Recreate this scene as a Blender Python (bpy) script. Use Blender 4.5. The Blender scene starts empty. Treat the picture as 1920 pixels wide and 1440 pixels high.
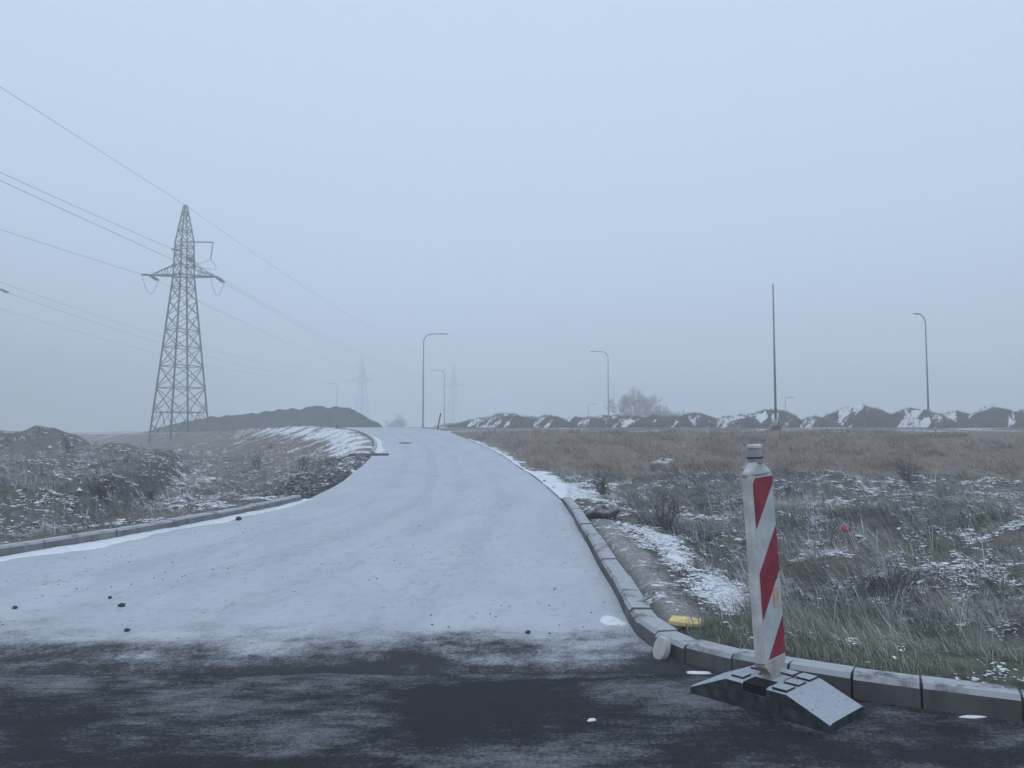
import bpy, math, random
import numpy as np
from mathutils import Vector, Matrix

random.seed(7)
RNG = np.random.default_rng(11)
scene = bpy.context.scene
COL = scene.collection

# ------------------------------------------------------------------ camera
F_PX, CX, CY, HORIZON, EYE = 1442.0, 960.0, 720.0, 808.0, 1.30
PITCH = math.atan((HORIZON - CY) / F_PX)
cam_data = bpy.data.cameras.new('camera')
cam = bpy.data.objects.new('camera', cam_data)
COL.objects.link(cam)
cam_data.sensor_width = 36.0
cam_data.lens = 36.0 * F_PX / 1920.0
cam_data.clip_start = 0.05
cam_data.clip_end = 3000.0
cam.location = (0, 0, EYE)
cam.rotation_euler = (math.pi / 2 + PITCH, 0, 0)
scene.camera = cam

# ------------------------------------------------------------------ world: pale overcast sky
SUN_EL, SUN_AZ = math.radians(52), math.radians(200)
world = bpy.data.worlds.new('World')
scene.world = world
world.use_nodes = True
wn, wl = world.node_tree.nodes, world.node_tree.links
wn.clear()
sky = wn.new('ShaderNodeTexSky')
sky.sky_type = 'NISHITA'
sky.sun_disc = False
sky.sun_elevation = SUN_EL
sky.sun_rotation = SUN_AZ
sky.air_density = 1.0
sky.dust_density = 4.0
mixw = wn.new('ShaderNodeMix'); mixw.data_type = 'RGBA'
mixw.inputs['Factor'].default_value = 0.93            # cloud cover over the clear sky
mixw.inputs['B'].default_value = (6.75, 8.35, 10.6, 1)
bgn = wn.new('ShaderNodeBackground'); bgn.inputs['Strength'].default_value = 0.1
wo = wn.new('ShaderNodeOutputWorld')
wl.new(sky.outputs['Color'], mixw.inputs['A'])
wl.new(mixw.outputs['Result'], bgn.inputs['Color'])
wl.new(bgn.outputs['Background'], wo.inputs['Surface'])

sun_data = bpy.data.lights.new('sun', 'SUN')
sun_data.energy = 0.5
sun_data.angle = math.radians(40)
sun_data.color = (1.0, 0.96, 0.92)
sun = bpy.data.objects.new('sun', sun_data)
COL.objects.link(sun)
sdir = Vector((math.sin(SUN_AZ) * math.cos(SUN_EL), math.cos(SUN_AZ) * math.cos(SUN_EL), math.sin(SUN_EL)))
sun.rotation_euler = sdir.to_track_quat('Z', 'Y').to_euler()

vs = scene.view_settings
vs.view_transform = 'Standard'
vs.look = 'None'
vs.exposure = 0.0
vs.gamma = 1.0
vs.use_curve_mapping = False
scene.render.engine = 'CYCLES'
cy = scene.cycles
cy.use_denoising = True
try:
    cy.denoiser = 'OPENIMAGEDENOISE'
    cy.denoising_input_passes = 'RGB_ALBEDO_NORMAL'
    cy.denoising_prefilter = 'ACCURATE'
except Exception:
    pass
cy.max_bounces = 6
cy.diffuse_bounces = 3
cy.glossy_bounces = 2
cy.volume_bounces = 3
cy.transparent_max_bounces = 8
cy.use_adaptive_sampling = True
cy.adaptive_threshold = 0.015
HAZE_DENSITY = 0.0068

# ------------------------------------------------------------------ helpers
def ray(px, py):
    dx, dz = (px - CX) / F_PX, (CY - py) / F_PX
    c, s = math.cos(PITCH), math.sin(PITCH)
    return Vector((dx, c - dz * s, s + dz * c))
def at(px, py, d):
    """world point seen at a photo pixel, d metres ahead along the ground"""
    r = ray(px, py)
    return Vector((0, 0, EYE)) + r * (d / r.y)

def sstep(a, b, x):
    t = np.clip((np.asarray(x, float) - a) / (b - a), 0, 1)
    return t * t * (3 - 2 * t)

_perm = np.random.default_rng(5).permutation(256)
_perm = np.concatenate([_perm, _perm])
_g = np.random.default_rng(6).uniform(0, 2 * np.pi, 256)
_gx, _gy = np.cos(_g), np.sin(_g)
def pnoise(x, y, seed=0):
    x = np.asarray(x, float) + seed * 17.31; y = np.asarray(y, float) - seed * 9.77
    xi, yi = np.floor(x).astype(int), np.floor(y).astype(int)
    xf, yf = x - xi, y - yi
    u, v = xf * xf * xf * (xf * (xf * 6 - 15) + 10), yf * yf * yf * (yf * (yf * 6 - 15) + 10)
    def g(ix, iy, fx, fy):
        h = _perm[_perm[ix & 255] + (iy & 255)]
        return _gx[h] * fx + _gy[h] * fy
    a = g(xi, yi, xf, yf); b = g(xi + 1, yi, xf - 1, yf)
    c = g(xi, yi + 1, xf, yf - 1); d = g(xi + 1, yi + 1, xf - 1, yf - 1)
    return (a + (b - a) * u) + ((c + (d - c) * u) - (a + (b - a) * u)) * v
def fbm(x, y, o=4, seed=0):
    r = 0; amp = 1.0; f = 1.0
    for k in range(o):
        r = r + amp * pnoise(x * f, y * f, seed + k); amp *= 0.5; f *= 2.03
    return r

def tag(o, label=None, cat=None, group=None, kind=None):
    if label: o['label'] = label
    if cat: o['category'] = cat
    if group: o['group'] = group
    if kind: o['kind'] = kind
    return o
def empty(name, loc=(0, 0, 0), rz=0.0, parent=None):
    o = bpy.data.objects.new(name, None)
    o.empty_display_size = 0.2
    o.location = loc; o.rotation_euler = (0, 0, rz)
    COL.objects.link(o)
    if parent: o.parent = parent
    return o
def link_mesh(name, me, parent=None):
    o = bpy.data.objects.new(name, me)
    COL.objects.link(o)
    if parent: o.parent = parent
    return o

class MB:
    def __init__(s): s.v = []; s.f = []
    def add(s, vs_, fs):
        n = len(s.v); s.v += [tuple(p) for p in vs_]; s.f += [tuple(i + n for i in f) for f in fs]
    def box(s, lo, hi, M=None):
        x0, y0, z0 = lo; x1, y1, z1 = hi
        p = [Vector(q) for q in ((x0,y0,z0),(x1,y0,z0),(x1,y1,z0),(x0,y1,z0),(x0,y0,z1),(x1,y0,z1),(x1,y1,z1),(x0,y1,z1))]
        if M is not None: p = [M @ q for q in p]
        s.add(p, [(3,2,1,0),(4,5,6,7),(0,1,5,4),(1,2,6,5),(2,3,7,6),(3,0,4,7)])
    def tube(s, pts, rad, n=8, cap=True):
        pts = [Vector(p) for p in pts]
        if not hasattr(rad, '__len__'): rad = [rad] * len(pts)
        rings = []; ref = None
        for i, p in enumerate(pts):
            t = (pts[min(i + 1, len(pts) - 1)] - pts[max(i - 1, 0)]).normalized()
            if ref is None:
                ref = Vector((0, 0, 1)) if abs(t.z) < 0.9 else Vector((1, 0, 0))
            a = t.cross(ref).normalized(); b = a.cross(t).normalized(); ref = b
            rings.append([p + (a * math.cos(2 * math.pi * k / n) + b * math.sin(2 * math.pi * k / n)) * rad[i] for k in range(n)])
        vv = [q for r in rings for q in r]; ff = []
        for i in range(len(pts) - 1):
            for k in range(n):
                ff.append((i * n + k, i * n + (k + 1) % n, (i + 1) * n + (k + 1) % n, (i + 1) * n + k))
        if cap:
            ff.append(tuple(reversed(range(n)))); m = (len(pts) - 1) * n; ff.append(tuple(range(m, m + n)))
        s.add(vv, ff)
    def lathe(s, prof, n=16, M=None):
        vv = []; ff = []
        for r, z in prof:
            for k in range(n):
                q = Vector((r * math.cos(2 * math.pi * k / n), r * math.sin(2 * math.pi * k / n), z))
                vv.append(M @ q if M is not None else q)
        for i in range(len(prof) - 1):
            for k in range(n):
                ff.append((i * n + k, i * n + (k + 1) % n, (i + 1) * n + (k + 1) % n, (i + 1) * n + k))
        ff.append(tuple(reversed(range(n)))); m = (len(prof) - 1) * n; ff.append(tuple(range(m, m + n)))
        s.add(vv, ff)
    def prism(s, outline, M):
        """outline: (x, y) polygon at z 0 and z 1 of the unit transform M"""
        n = len(outline)
        vv = [M @ Vector((x, y, 0)) for x, y in outline] + [M @ Vector((x, y, 1)) for x, y in outline]
        ff = [tuple(reversed(range(n))), tuple(range(n, 2 * n))]
        ff += [(i, (i + 1) % n, n + (i + 1) % n, n + i) for i in range(n)]
        s.add(vv, ff)
    def mesh(s, name, mat, smooth=False):
        me = bpy.data.meshes.new(name)
        me.from_pydata([tuple(p) for p in s.v], [], s.f)
        if mat: me.materials.append(mat)
        if smooth:
            me.polygons.foreach_set('use_smooth', [True] * len(me.polygons))
        me.update()
        return me
    def build(s, name, mat, parent=None, smooth=False):
        return link_mesh(name, s.mesh(name, mat, smooth), parent)

def fast_mesh(name, V, faces_by_n, mat, smooth=False, attrs=None):
    """V (n,3); faces_by_n: list of (m,k) index arrays"""
    me = bpy.data.meshes.new(name)
    V = np.ascontiguousarray(V, dtype=np.float32)
    loops = np.concatenate([f.ravel() for f in faces_by_n]).astype(np.int32)
    sizes = np.concatenate([np.full(len(f), f.shape[1]) for f in faces_by_n]).astype(np.int32)
    starts = np.concatenate([[0], np.cumsum(sizes)[:-1]]).astype(np.int32)
    me.vertices.add(len(V)); me.loops.add(len(loops)); me.polygons.add(len(sizes))
    me.vertices.foreach_set('co', V.ravel())
    me.loops.foreach_set('vertex_index', loops)
    me.polygons.foreach_set('loop_start', starts)
    if smooth: me.polygons.foreach_set('use_smooth', np.ones(len(sizes), bool))
    for k, a in (attrs or {}).items():
        a = np.asarray(a, np.float32)
        if a.ndim == 1:
            at_ = me.attributes.new(k, 'FLOAT', 'POINT'); at_.data.foreach_set('value', a)
        else:
            at_ = me.attributes.new(k, 'FLOAT_COLOR', 'POINT')
            at_.data.foreach_set('color', np.concatenate([a, np.ones((len(a), 1), np.float32)], 1).ravel())
    if mat: me.materials.append(mat)
    me.update(calc_edges=True)
    me.validate()
    return me

# ------------------------------------------------------------------ materials
class NT:
    def __init__(s, name):
        s.m = bpy.data.materials.new(name); s.m.use_nodes = True
        s.t = s.m.node_tree; s.t.nodes.clear()
        s.out = s.t.nodes.new('ShaderNodeOutputMaterial')
        s.b = s.t.nodes.new('ShaderNodeBsdfPrincipled')
        s.t.links.new(s.b.outputs[0], s.out.inputs['Surface'])
    def n(s, typ, **kw):
        o = s.t.nodes.new(typ)
        for k, v in kw.items(): setattr(o, k, v)
        return o
    def l(s, a, b): s.t.links.new(a, b)
    def set(s, sock, v):
        if isinstance(v, (int, float)): sock.default_value = v
        elif isinstance(v, tuple): sock.default_value = v if len(v) == 4 or len(sock.default_value) == 3 else (*v, 1)
        else: s.l(v, sock)
    def pos(s): return s.n('ShaderNodeNewGeometry').outputs['Position']
    def objco(s): return s.n('ShaderNodeTexCoord').outputs['Object']
    def scale(s, vec, sc):
        o = s.n('ShaderNodeMapping'); o.inputs['Scale'].default_value = sc; s.l(vec, o.inputs['Vector']); return o.outputs[0]
    def noise(s, vec, scale, detail=4, rough=0.55, dist=0.0):
        o = s.n('ShaderNodeTexNoise'); o.inputs['Scale'].default_value = scale; o.inputs['Detail'].default_value = detail
        o.inputs['Roughness'].default_value = rough; o.inputs['Distortion'].default_value = dist
        s.l(vec, o.inputs['Vector']); return o.outputs['Fac']
    def math(s, op, a, b=0.0, c=0.0, clamp=False):
        o = s.n('ShaderNodeMath', operation=op, use_clamp=clamp)
        s.set(o.inputs[0], a); s.set(o.inputs[1], b); s.set(o.inputs[2], c); return o.outputs[0]
    def step(s, v, a, b, to0=0.0, to1=1.0):
        o = s.n('ShaderNodeMapRange', interpolation_type='SMOOTHSTEP')
        s.set(o.inputs['Value'], v); s.set(o.inputs['From Min'], a); s.set(o.inputs['From Max'], b)
        s.set(o.inputs['To Min'], to0); s.set(o.inputs['To Max'], to1); return o.outputs[0]
    def mix(s, f, a, b):
        o = s.n('ShaderNodeMix', data_type='RGBA')
        s.set(o.inputs['Factor'], f); s.set(o.inputs['A'], a); s.set(o.inputs['B'], b); return o.outputs['Result']
    def attr(s, name, col=False):
        o = s.n('ShaderNodeAttribute', attribute_name=name); return o.outputs['Color' if col else 'Fac']
    def sep(s, vec):
        o = s.n('ShaderNodeSeparateXYZ'); s.l(vec, o.inputs[0]); return o.outputs
    def bump(s, h, strength=0.3, dist=0.02):
        o = s.n('ShaderNodeBump'); o.inputs['Strength'].default_value = strength; o.inputs['Distance'].default_value = dist
        s.l(h, o.inputs['Height']); s.l(o.outputs[0], s.b.inputs['Normal'])
    def fin(s, col, rough=0.9, spec=0.25, metal=0.0):
        s.set(s.b.inputs['Base Color'], col); s.set(s.b.inputs['Roughness'], rough)
        s.b.inputs['Specular IOR Level'].default_value = spec; s.b.inputs['Metallic'].default_value = metal
        return s.m

SNOW = (0.80, 0.82, 0.86)
def mat_plain(name, c0, c1=None, scale=6.0, rough=0.8, spec=0.3, metal=0.0, frost=0.0, frost_c=SNOW, bump=0.15, fr=(0.30, 0.56)):
    t = NT(name); p = t.pos()
    c1 = c1 or tuple(min(1, c * 1.35) for c in c0)
    n1 = t.noise(p, scale, 5, 0.6)
    col = t.mix(t.step(n1, 0.35, 0.65), c0, c1)
    if frost > 0:                                           # rime settles on faces that look up
        nz = t.sep(t.n('ShaderNodeNewGeometry').outputs['Normal'])[2]
        f = t.math('MULTIPLY', t.step(nz, 0.45, 0.9), t.step(t.noise(p, scale * 2.3, 4, 0.65), *fr))
        col = t.mix(t.math('MULTIPLY', f, frost), col, frost_c)
    if bump: t.bump(t.noise(p, scale * 8, 4, 0.6), bump, 0.01)
    return t.fin(col, rough, spec, metal)

def mat_ground():
    t = NT('ground_mat'); p = t.pos()
    a_snow, a_soil, a_green, a_brown = (t.attr(k) for k in ('snow', 'soil', 'green', 'brown'))
    n_big = t.noise(p, 0.9, 5, 0.6); n_mid = t.noise(p, 5.0, 5, 0.65); n_fine = t.noise(p, 26.0, 4, 0.65)
    col = t.mix(t.step(n_mid, 0.32, 0.66), (0.075, 0.072, 0.066), (0.19, 0.182, 0.17))
    col = t.mix(t.math('MULTIPLY', t.step(n_big, 0.42, 0.62), 0.5), col, (0.13, 0.115, 0.092))
    col = t.mix(t.math('MULTIPLY', a_brown, 0.85), col, t.mix(t.step(n_mid, 0.3, 0.7), (0.13, 0.10, 0.078), (0.27, 0.21, 0.165)))
    col = t.mix(t.math('MULTIPLY', a_green, 0.8), col, t.mix(t.step(n_mid, 0.3, 0.7), (0.05, 0.066, 0.04), (0.12, 0.15, 0.10)))
    col = t.mix(a_soil, col, t.mix(t.step(n_mid, 0.3, 0.7), (0.040, 0.038, 0.038), (0.095, 0.09, 0.088)))
    col = t.mix(t.attr('sand'), col, t.mix(t.step(n_fine, 0.3, 0.7), (0.20, 0.19, 0.185), (0.38, 0.375, 0.37)))
    nn = t.math('ADD', t.math('MULTIPLY', n_mid, 0.6), t.math('MULTIPLY', n_fine, 0.4))
    f = t.math('ADD', a_snow, t.math('MULTIPLY', t.math('SUBTRACT', nn, 0.5), 2.2))
    col = t.mix(t.step(f, 0.48, 0.66), col, SNOW)
    t.bump(t.math('ADD', n_mid, t.math('MULTIPLY', n_fine, 0.5)), 0.7, 0.06)
    return t.fin(col, 0.95, 0.15)

def mat_side_road():
    t = NT('snowy_asphalt'); p = t.pos(); xyz = t.sep(p)
    n1 = t.noise(t.scale(p, (1.25, 0.42, 1)), 0.9, 7, 0.66, 0.7)
    n2 = t.noise(t.scale(p, (1.2, 0.8, 1)), 7.0, 7, 0.74)
    n3 = t.noise(p, 60.0, 3, 0.7)
    asp = t.mix(n3, (0.022, 0.023, 0.026), (0.058, 0.059, 0.064))
    # snow worn off by the traffic that turns across the mouth of the side road
    wob = t.math('MULTIPLY', t.math('SUBTRACT', t.noise(t.scale(p, (0.45, 0.8, 1)), 2.2, 6, 0.68), 0.5), 2.4)
    yy = t.math('ADD', xyz[1], wob)
    wear = t.step(yy, 3.7, 5.7)
    cover = t.math('ADD', t.math('MULTIPLY', t.math('SUBTRACT', n2, 0.5), 1.1), t.math('MULTIPLY', t.math('SUBTRACT', n1, 0.5), 0.9))
    cover = t.math('ADD', cover, t.math('MULTIPLY', t.math('SUBTRACT', n3, 0.5), 1.1))
    thr = t.math('SUBTRACT', 0.8, t.math('MULTIPLY', wear, 1.5))
    f = t.step(cover, t.math('SUBTRACT', thr, 0.55), t.math('ADD', thr, 0.55))
    snow = t.mix(t.step(n1, 0.3, 0.7), (0.475, 0.50, 0.545), (0.56, 0.585, 0.625))
    snow = t.mix(t.math('MULTIPLY', t.step(n2, 0.50, 0.68), 0.55), snow, (0.34, 0.355, 0.385))
    ac = t.attr('across'); tr = None
    for c0, wt in ((0.27, 0.8), (0.45, 1.0), (0.60, 0.7), (0.77, 0.6)):
        q = t.math('MULTIPLY', t.step(t.math('ABSOLUTE', t.math('SUBTRACT', t.math('ADD', ac, t.math('MULTIPLY', t.math('SUBTRACT', n1, 0.5), 0.10)), c0)), 0.050, 0.012), wt)
        tr = q if tr is None else t.math('MAXIMUM', tr, q)
    tr = t.math('MULTIPLY', tr, t.step(t.math('ADD', n2, t.math('MULTIPLY', n3, 0.5)), 0.55, 0.90))
    snow = t.mix(t.math('MULTIPLY', tr, 0.27), snow, (0.25, 0.265, 0.29))
    col = t.mix(t.math('MULTIPLY', f, 0.96), asp, snow)
    # crumbs of dirt
    for sc, lim, r0 in ((2.6, 0.62, 0.045), (7.0, 0.72, 0.11), (15.0, 0.72, 0.17)):
        v = t.n('ShaderNodeTexVoronoi'); v.inputs['Scale'].default_value = sc
        t.l(t.scale(p, (0.55, 1, 1)), v.inputs['Vector'])
        rnd = t.sep(v.outputs['Color'])[0]
        m = t.math('MULTIPLY', t.step(v.outputs['Distance'], r0, r0 * 0.55), t.math('GREATER_THAN', rnd, lim))
        m = t.math('MULTIPLY', m, t.step(n1, 0.44, 0.56))
        col = t.mix(t.math('MULTIPLY', m, 0.85), col, (0.09, 0.092, 0.10))
    t.bump(t.math('ADD', n2, n3), 0.45, 0.012)
    return t.fin(col, 0.85, 0.2)

def mat_road():
    t = NT('dark_asphalt'); p = t.pos()
    ps = t.scale(p, (0.55, 1.0, 1))                         # wear runs along the lanes
    n1 = t.noise(ps, 1.5, 6, 0.62, 0.4); n2 = t.noise(ps, 9.0, 6, 0.72); n3 = t.noise(p, 55.0, 4, 0.8); n4 = t.noise(t.scale(p, (0.3, 1, 1)), 22.0, 4, 0.7)
    col = t.mix(n3, (0.016, 0.017, 0.020), (0.046, 0.047, 0.052))
    col = t.mix(t.math('MULTIPLY', t.step(n1, 0.35, 0.6), 0.35), col, (0.045, 0.042, 0.043))
    fr = t.math('ADD', t.math('MULTIPLY', n1, 1.0), t.math('ADD', t.math('MULTIPLY', n2, 0.35), t.math('ADD', t.math('MULTIPLY', n3, 0.50), t.math('MULTIPLY', n4, 0.3))))
    col = t.mix(t.math('MULTIPLY', t.step(fr, 1.00, 1.32), 0.8), col, (0.33, 0.345, 0.375))
    t.bump(t.math('ADD', t.math('MULTIPLY', n2, 0.7), n3), 0.9, 0.02)
    return t.fin(col, t.step(n1, 0.3, 0.7, 0.7, 0.9), 0.12)

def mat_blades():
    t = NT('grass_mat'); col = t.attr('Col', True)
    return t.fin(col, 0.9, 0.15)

def mat_heap():
    t = NT('heap_soil'); p = t.pos(); o = t.objco(); xyz = t.sep(o)
    nrm = t.sep(t.n('ShaderNodeNewGeometry').outputs['Normal'])
    n1 = t.noise(p, 1.1, 5, 0.62, 0.6); n2 = t.noise(p, 7.0, 5, 0.68)
    col = t.mix(t.step(n2, 0.3, 0.7), (0.075, 0.076, 0.068), (0.16, 0.16, 0.145))
    # drifted snow on the flank turned to the wind, in runs down the slope
    pw = t.sep(p); cmb = t.n('ShaderNodeCombineXYZ')
    t.l(t.math('MULTIPLY', t.math('SUBTRACT', pw[0], t.math('MULTIPLY', pw[2], 0.9)), 1.15), cmb.inputs[0])
    t.l(t.math('MULTIPLY', pw[1], 0.35), cmb.inputs[1]); t.l(t.math('MULTIPLY', pw[2], 0.30), cmb.inputs[2])
    ns = t.noise(cmb.outputs[0], 1.0, 4, 0.6, 0.3)
    f = t.math('ADD', t.math('MULTIPLY', nrm[0], -0.50), t.math('MULTIPLY', t.math('SUBTRACT', ns, 0.5), 2.4))
    f = t.math('ADD', f, t.math('MULTIPLY', t.math('SUBTRACT', n2, 0.5), 0.45))
    f = t.math('ADD', f, t.math('MULTIPLY', nrm[2], 0.22))
    col = t.mix(t.step(f, 0.31, 0.42), col, SNOW)
    t.bump(n2, 0.8, 0.15)
    return t.fin(col, 0.95, 0.12)

def mat_mound():
    t = NT('mound_soil'); p = t.pos()
    n1 = t.noise(p, 0.35, 5, 0.6, 0.5); n2 = t.noise(p, 2.2, 5, 0.68)
    col = t.mix(t.step(n1, 0.3, 0.7), (0.022, 0.025, 0.025), (0.066, 0.068, 0.064))
    col = t.mix(t.math('MULTIPLY', t.step(n2, 0.45, 0.75), 0.5), col, (0.13, 0.128, 0.12))
    z = t.sep(p)[2]
    f = t.math('SUBTRACT', t.math('ADD', t.math('MULTIPLY', n2, 1.0), t.math('MULTIPLY', n1, 0.5)), t.math('MULTIPLY', z, 0.07))
    col = t.mix(t.step(f, 0.78, 0.86), col, SNOW)
    t.bump(n2, 0.9, 0.4)
    return t.fin(col, 0.95, 0.1)

def mat_kerb(name='kerb_concrete', k=1.0):
    g3 = lambda *c: tuple(v * k for v in c)
    t = NT(name); p = t.pos()
    n1 = t.noise(p, 3.0, 5, 0.6); n2 = t.noise(p, 40.0, 4, 0.7); n3 = t.noise(t.scale(p, (1, 1, 0.15)), 7.0, 3, 0.6)
    inf = t.n('ShaderNodeObjectInfo').outputs['Random']
    col = t.mix(t.step(n1, 0.3, 0.7), g3(0.065, 0.068, 0.069), g3(0.125, 0.128, 0.128))
    col = t.mix(t.math('MULTIPLY', t.step(n3, 0.52, 0.70), 0.6), col, (0.04, 0.042, 0.042))     # run-off stains
    col = t.mix(t.math('MULTIPLY', n2, 0.35), col, g3(0.10, 0.10, 0.098))
    col = t.mix(t.math('MULTIPLY', inf, 0.3), col, (0.20, 0.20, 0.197))
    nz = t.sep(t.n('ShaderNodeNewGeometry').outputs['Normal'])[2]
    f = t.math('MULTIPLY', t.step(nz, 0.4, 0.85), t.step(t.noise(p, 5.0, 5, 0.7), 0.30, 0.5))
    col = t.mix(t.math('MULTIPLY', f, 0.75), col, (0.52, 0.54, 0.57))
    t.bump(n2, 0.35, 0.006)
    return t.fin(col, 0.88, 0.25)

M = {
    'ground': mat_ground(), 'side': mat_side_road(), 'road': mat_road(), 'blade': mat_blades(),
    'heap': mat_heap(), 'mound': mat_mound(), 'kerb': mat_kerb(), 'kerb_pale': mat_kerb('kerb_concrete_pale', 2.1),
    'steel': mat_plain('galvanised_steel', (0.05, 0.053, 0.057), (0.085, 0.088, 0.092), 3.0, 0.6, 0.4, 0.2, bump=0),
    'pole': mat_plain('lamp_pole_steel', (0.10, 0.105, 0.11), (0.14, 0.145, 0.15), 2.0, 0.5, 0.4, 0.2, bump=0),
    'wire': mat_plain('cable_metal', (0.05, 0.053, 0.057), None, 2.0, 0.6, 0.3, bump=0),
    'insul': mat_plain('insulator_glaze', (0.05, 0.045, 0.042), None, 5.0, 0.4, 0.5, bump=0),
    'rust': mat_plain('weathered_bar', (0.20, 0.165, 0.15), None, 4.0, 0.8, 0.2, bump=0),
    'black': mat_plain('black_pipe', (0.02, 0.021, 0.024), None, 5.0, 0.6, 0.3),
    'snow': mat_plain('snow', (0.74, 0.76, 0.80), (0.84, 0.86, 0.89), 9.0, 0.8, 0.2, bump=0.5),
    'clod': mat_plain('soil_clod', (0.038, 0.037, 0.038), (0.085, 0.08, 0.078), 9.0, 0.95, 0.1, frost=0.28, bump=0.8),
    'grit': mat_plain('road_dirt', (0.05, 0.05, 0.053), (0.09, 0.088, 0.086), 20.0, 0.95, 0.1, bump=0.5),
    'bark': mat_plain('bark', (0.055, 0.05, 0.047), (0.10, 0.094, 0.09), 4.0, 0.9, 0.15, bump=0),
    'twig': mat_plain('shrub_twig', (0.075, 0.062, 0.064), (0.14, 0.122, 0.124), 8.0, 0.9, 0.15, bump=0),
    'white_plastic': mat_plain('white_plastic', (0.44, 0.45, 0.44), (0.62, 0.63, 0.62), 9.0, 0.5, 0.4, bump=0.05),
    'white_sheet': mat_plain('white_reflective_sheet', (0.44, 0.47, 0.475), (0.56, 0.58, 0.585), 12.0, 0.4, 0.45, bump=0.03),
    'red_sheet': mat_plain('red_reflective_sheet', (0.24, 0.020, 0.040), (0.31, 0.032, 0.055), 12.0, 0.45, 0.35, bump=0.03),
    'beige': mat_plain('dirty_beige_plastic', (0.34, 0.31, 0.265), (0.46, 0.42, 0.37), 14.0, 0.7, 0.3, bump=0.1),
    'lens': mat_plain('grey_lamp_plastic', (0.24, 0.25, 0.255), (0.36, 0.37, 0.375), 18.0, 0.35, 0.5, bump=0.03),
    'rubber': mat_plain('recycled_rubber', (0.022, 0.025, 0.030), (0.055, 0.058, 0.064), 22.0, 0.75, 0.3, frost=0.92, frost_c=(0.42, 0.455, 0.51), bump=0.25, fr=(0.10, 0.50)),
    'rubber_slot_shade': mat_plain('rubber_recess_shade', (0.010, 0.011, 0.013), None, 22.0, 0.9, 0.2, bump=0.3),  # darker, unfrosted rubber: the shade inside the recesses put into the colour
    'sticker': mat_plain('faded_orange_sticker', (0.52, 0.36, 0.22), (0.56, 0.45, 0.34), 30.0, 0.6, 0.3, bump=0),
    'yellow': mat_plain('yellow_foam', (0.72, 0.52, 0.20), (0.80, 0.66, 0.36), 16.0, 0.9, 0.2, bump=0.4),
    'red_litter': mat_plain('red_litter', (0.30, 0.035, 0.035), None, 20.0, 0.5, 0.4),
    'stone': mat_plain('field_stone', (0.14, 0.138, 0.13), (0.25, 0.245, 0.235), 4.0, 0.9, 0.2, frost=0.6, bump=0.6),
    'concrete': mat_plain('pale_concrete', (0.34, 0.345, 0.34), (0.46, 0.46, 0.45), 7.0, 0.9, 0.2, frost=0.5, bump=0.3),
    'iron': mat_plain('cast_iron', (0.04, 0.04, 0.043), (0.07, 0.07, 0.075), 12.0, 0.6, 0.4, bump=0.4),
    'strip': mat_plain('sandy_verge', (0.20, 0.185, 0.175), (0.36, 0.345, 0.335), 14.0, 0.95, 0.1, frost=0.35, bump=0.4),
    'plank': mat_plain('wet_plank', (0.045, 0.042, 0.040), (0.075, 0.07, 0.066), 5.0, 0.8, 0.2),
}

# ------------------------------------------------------------------ road edges (metres; camera at 0,0)
def smooth_curve(pts, sub=8):
    P = [np.array(p, float) for p in pts]
    P = [2 * P[0] - P[1]] + P + [2 * P[-1] - P[-2]]
    out = []
    for i in range(1, len(P) - 2):
        p0, p1, p2, p3 = P[i - 1], P[i], P[i + 1], P[i + 2]
        t0 = 0.0; t1 = np.linalg.norm(p1 - p0) ** 0.5; t2 = t1 + np.linalg.norm(p2 - p1) ** 0.5; t3 = t2 + np.linalg.norm(p3 - p2) ** 0.5
        for k in range(sub):
            t = t1 + (t2 - t1) * k / sub
            A1 = (t1 - t) / (t1 - t0) * p0 + (t - t0) / (t1 - t0) * p1
            A2 = (t2 - t) / (t2 - t1) * p1 + (t - t1) / (t2 - t1) * p2
            A3 = (t3 - t) / (t3 - t2) * p2 + (t - t2) / (t3 - t2) * p3
            B1 = (t2 - t) / (t2 - t0) * A1 + (t - t0) / (t2 - t0) * A2
            B2 = (t3 - t) / (t3 - t1) * A2 + (t - t1) / (t3 - t1) * A3
            out.append((t2 - t) / (t2 - t1) * B1 + (t - t1) / (t2 - t1) * B2)
    out.append(P[-2])
    return np.array(out)

EDGE_R = smooth_curve([(60, 2.15), (20, 2.2), (8, 2.3), (4.6, 2.55), (3.3, 2.98), (2.33, 3.5), (1.69, 3.81), (1.25, 4.1), (.95, 4.42), (.81, 4.85), (.79, 5.3),
                       (.82, 6.2), (.83, 7.44), (.88, 9.76), (.92, 14), (.80, 18), (.61, 22), (.25, 27.5), (-.23, 33), (-1.34, 38.6), (-2.7, 43.4), (-4.45, 49.3),
                       (-6.8, 53.5), (-10, 58.5), (-15.5, 67.5), (-21.6, 77.5), (-36, 97), (-69, 135), (-150, 220)], 6)
EDGE_L = smooth_curve([(-60, 2.3), (-20, 2.4), (-14, 2.7), (-11, 3.2), (-8, 4.4), (-6.2, 6.0), (-5.2, 7.8), (-4.78, 9.06), (-4.18, 11.6), (-3.86, 14.2), (-3.98, 16), (-4.28, 19.3),
                       (-4.97, 24.3), (-5.9, 31.5), (-6.4, 36), (-7.0, 40), (-8.1, 44), (-9.7, 48), (-12.3, 52), (-15.1, 56), (-20.5, 64.5), (-26.5, 74), (-41, 93), (-74, 130), (-155, 215)], 6)
SEAM_Y = 4.2
def xr(y): return np.interp(y, EDGE_R[:, 1], EDGE_R[:, 0])
def xl(y): return np.interp(y, EDGE_L[:, 1], EDGE_L[:, 0])
_kr = EDGE_R[:, 1] <= SEAM_Y + .6; _kl = EDGE_L[:, 1] <= SEAM_Y + .6
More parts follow.
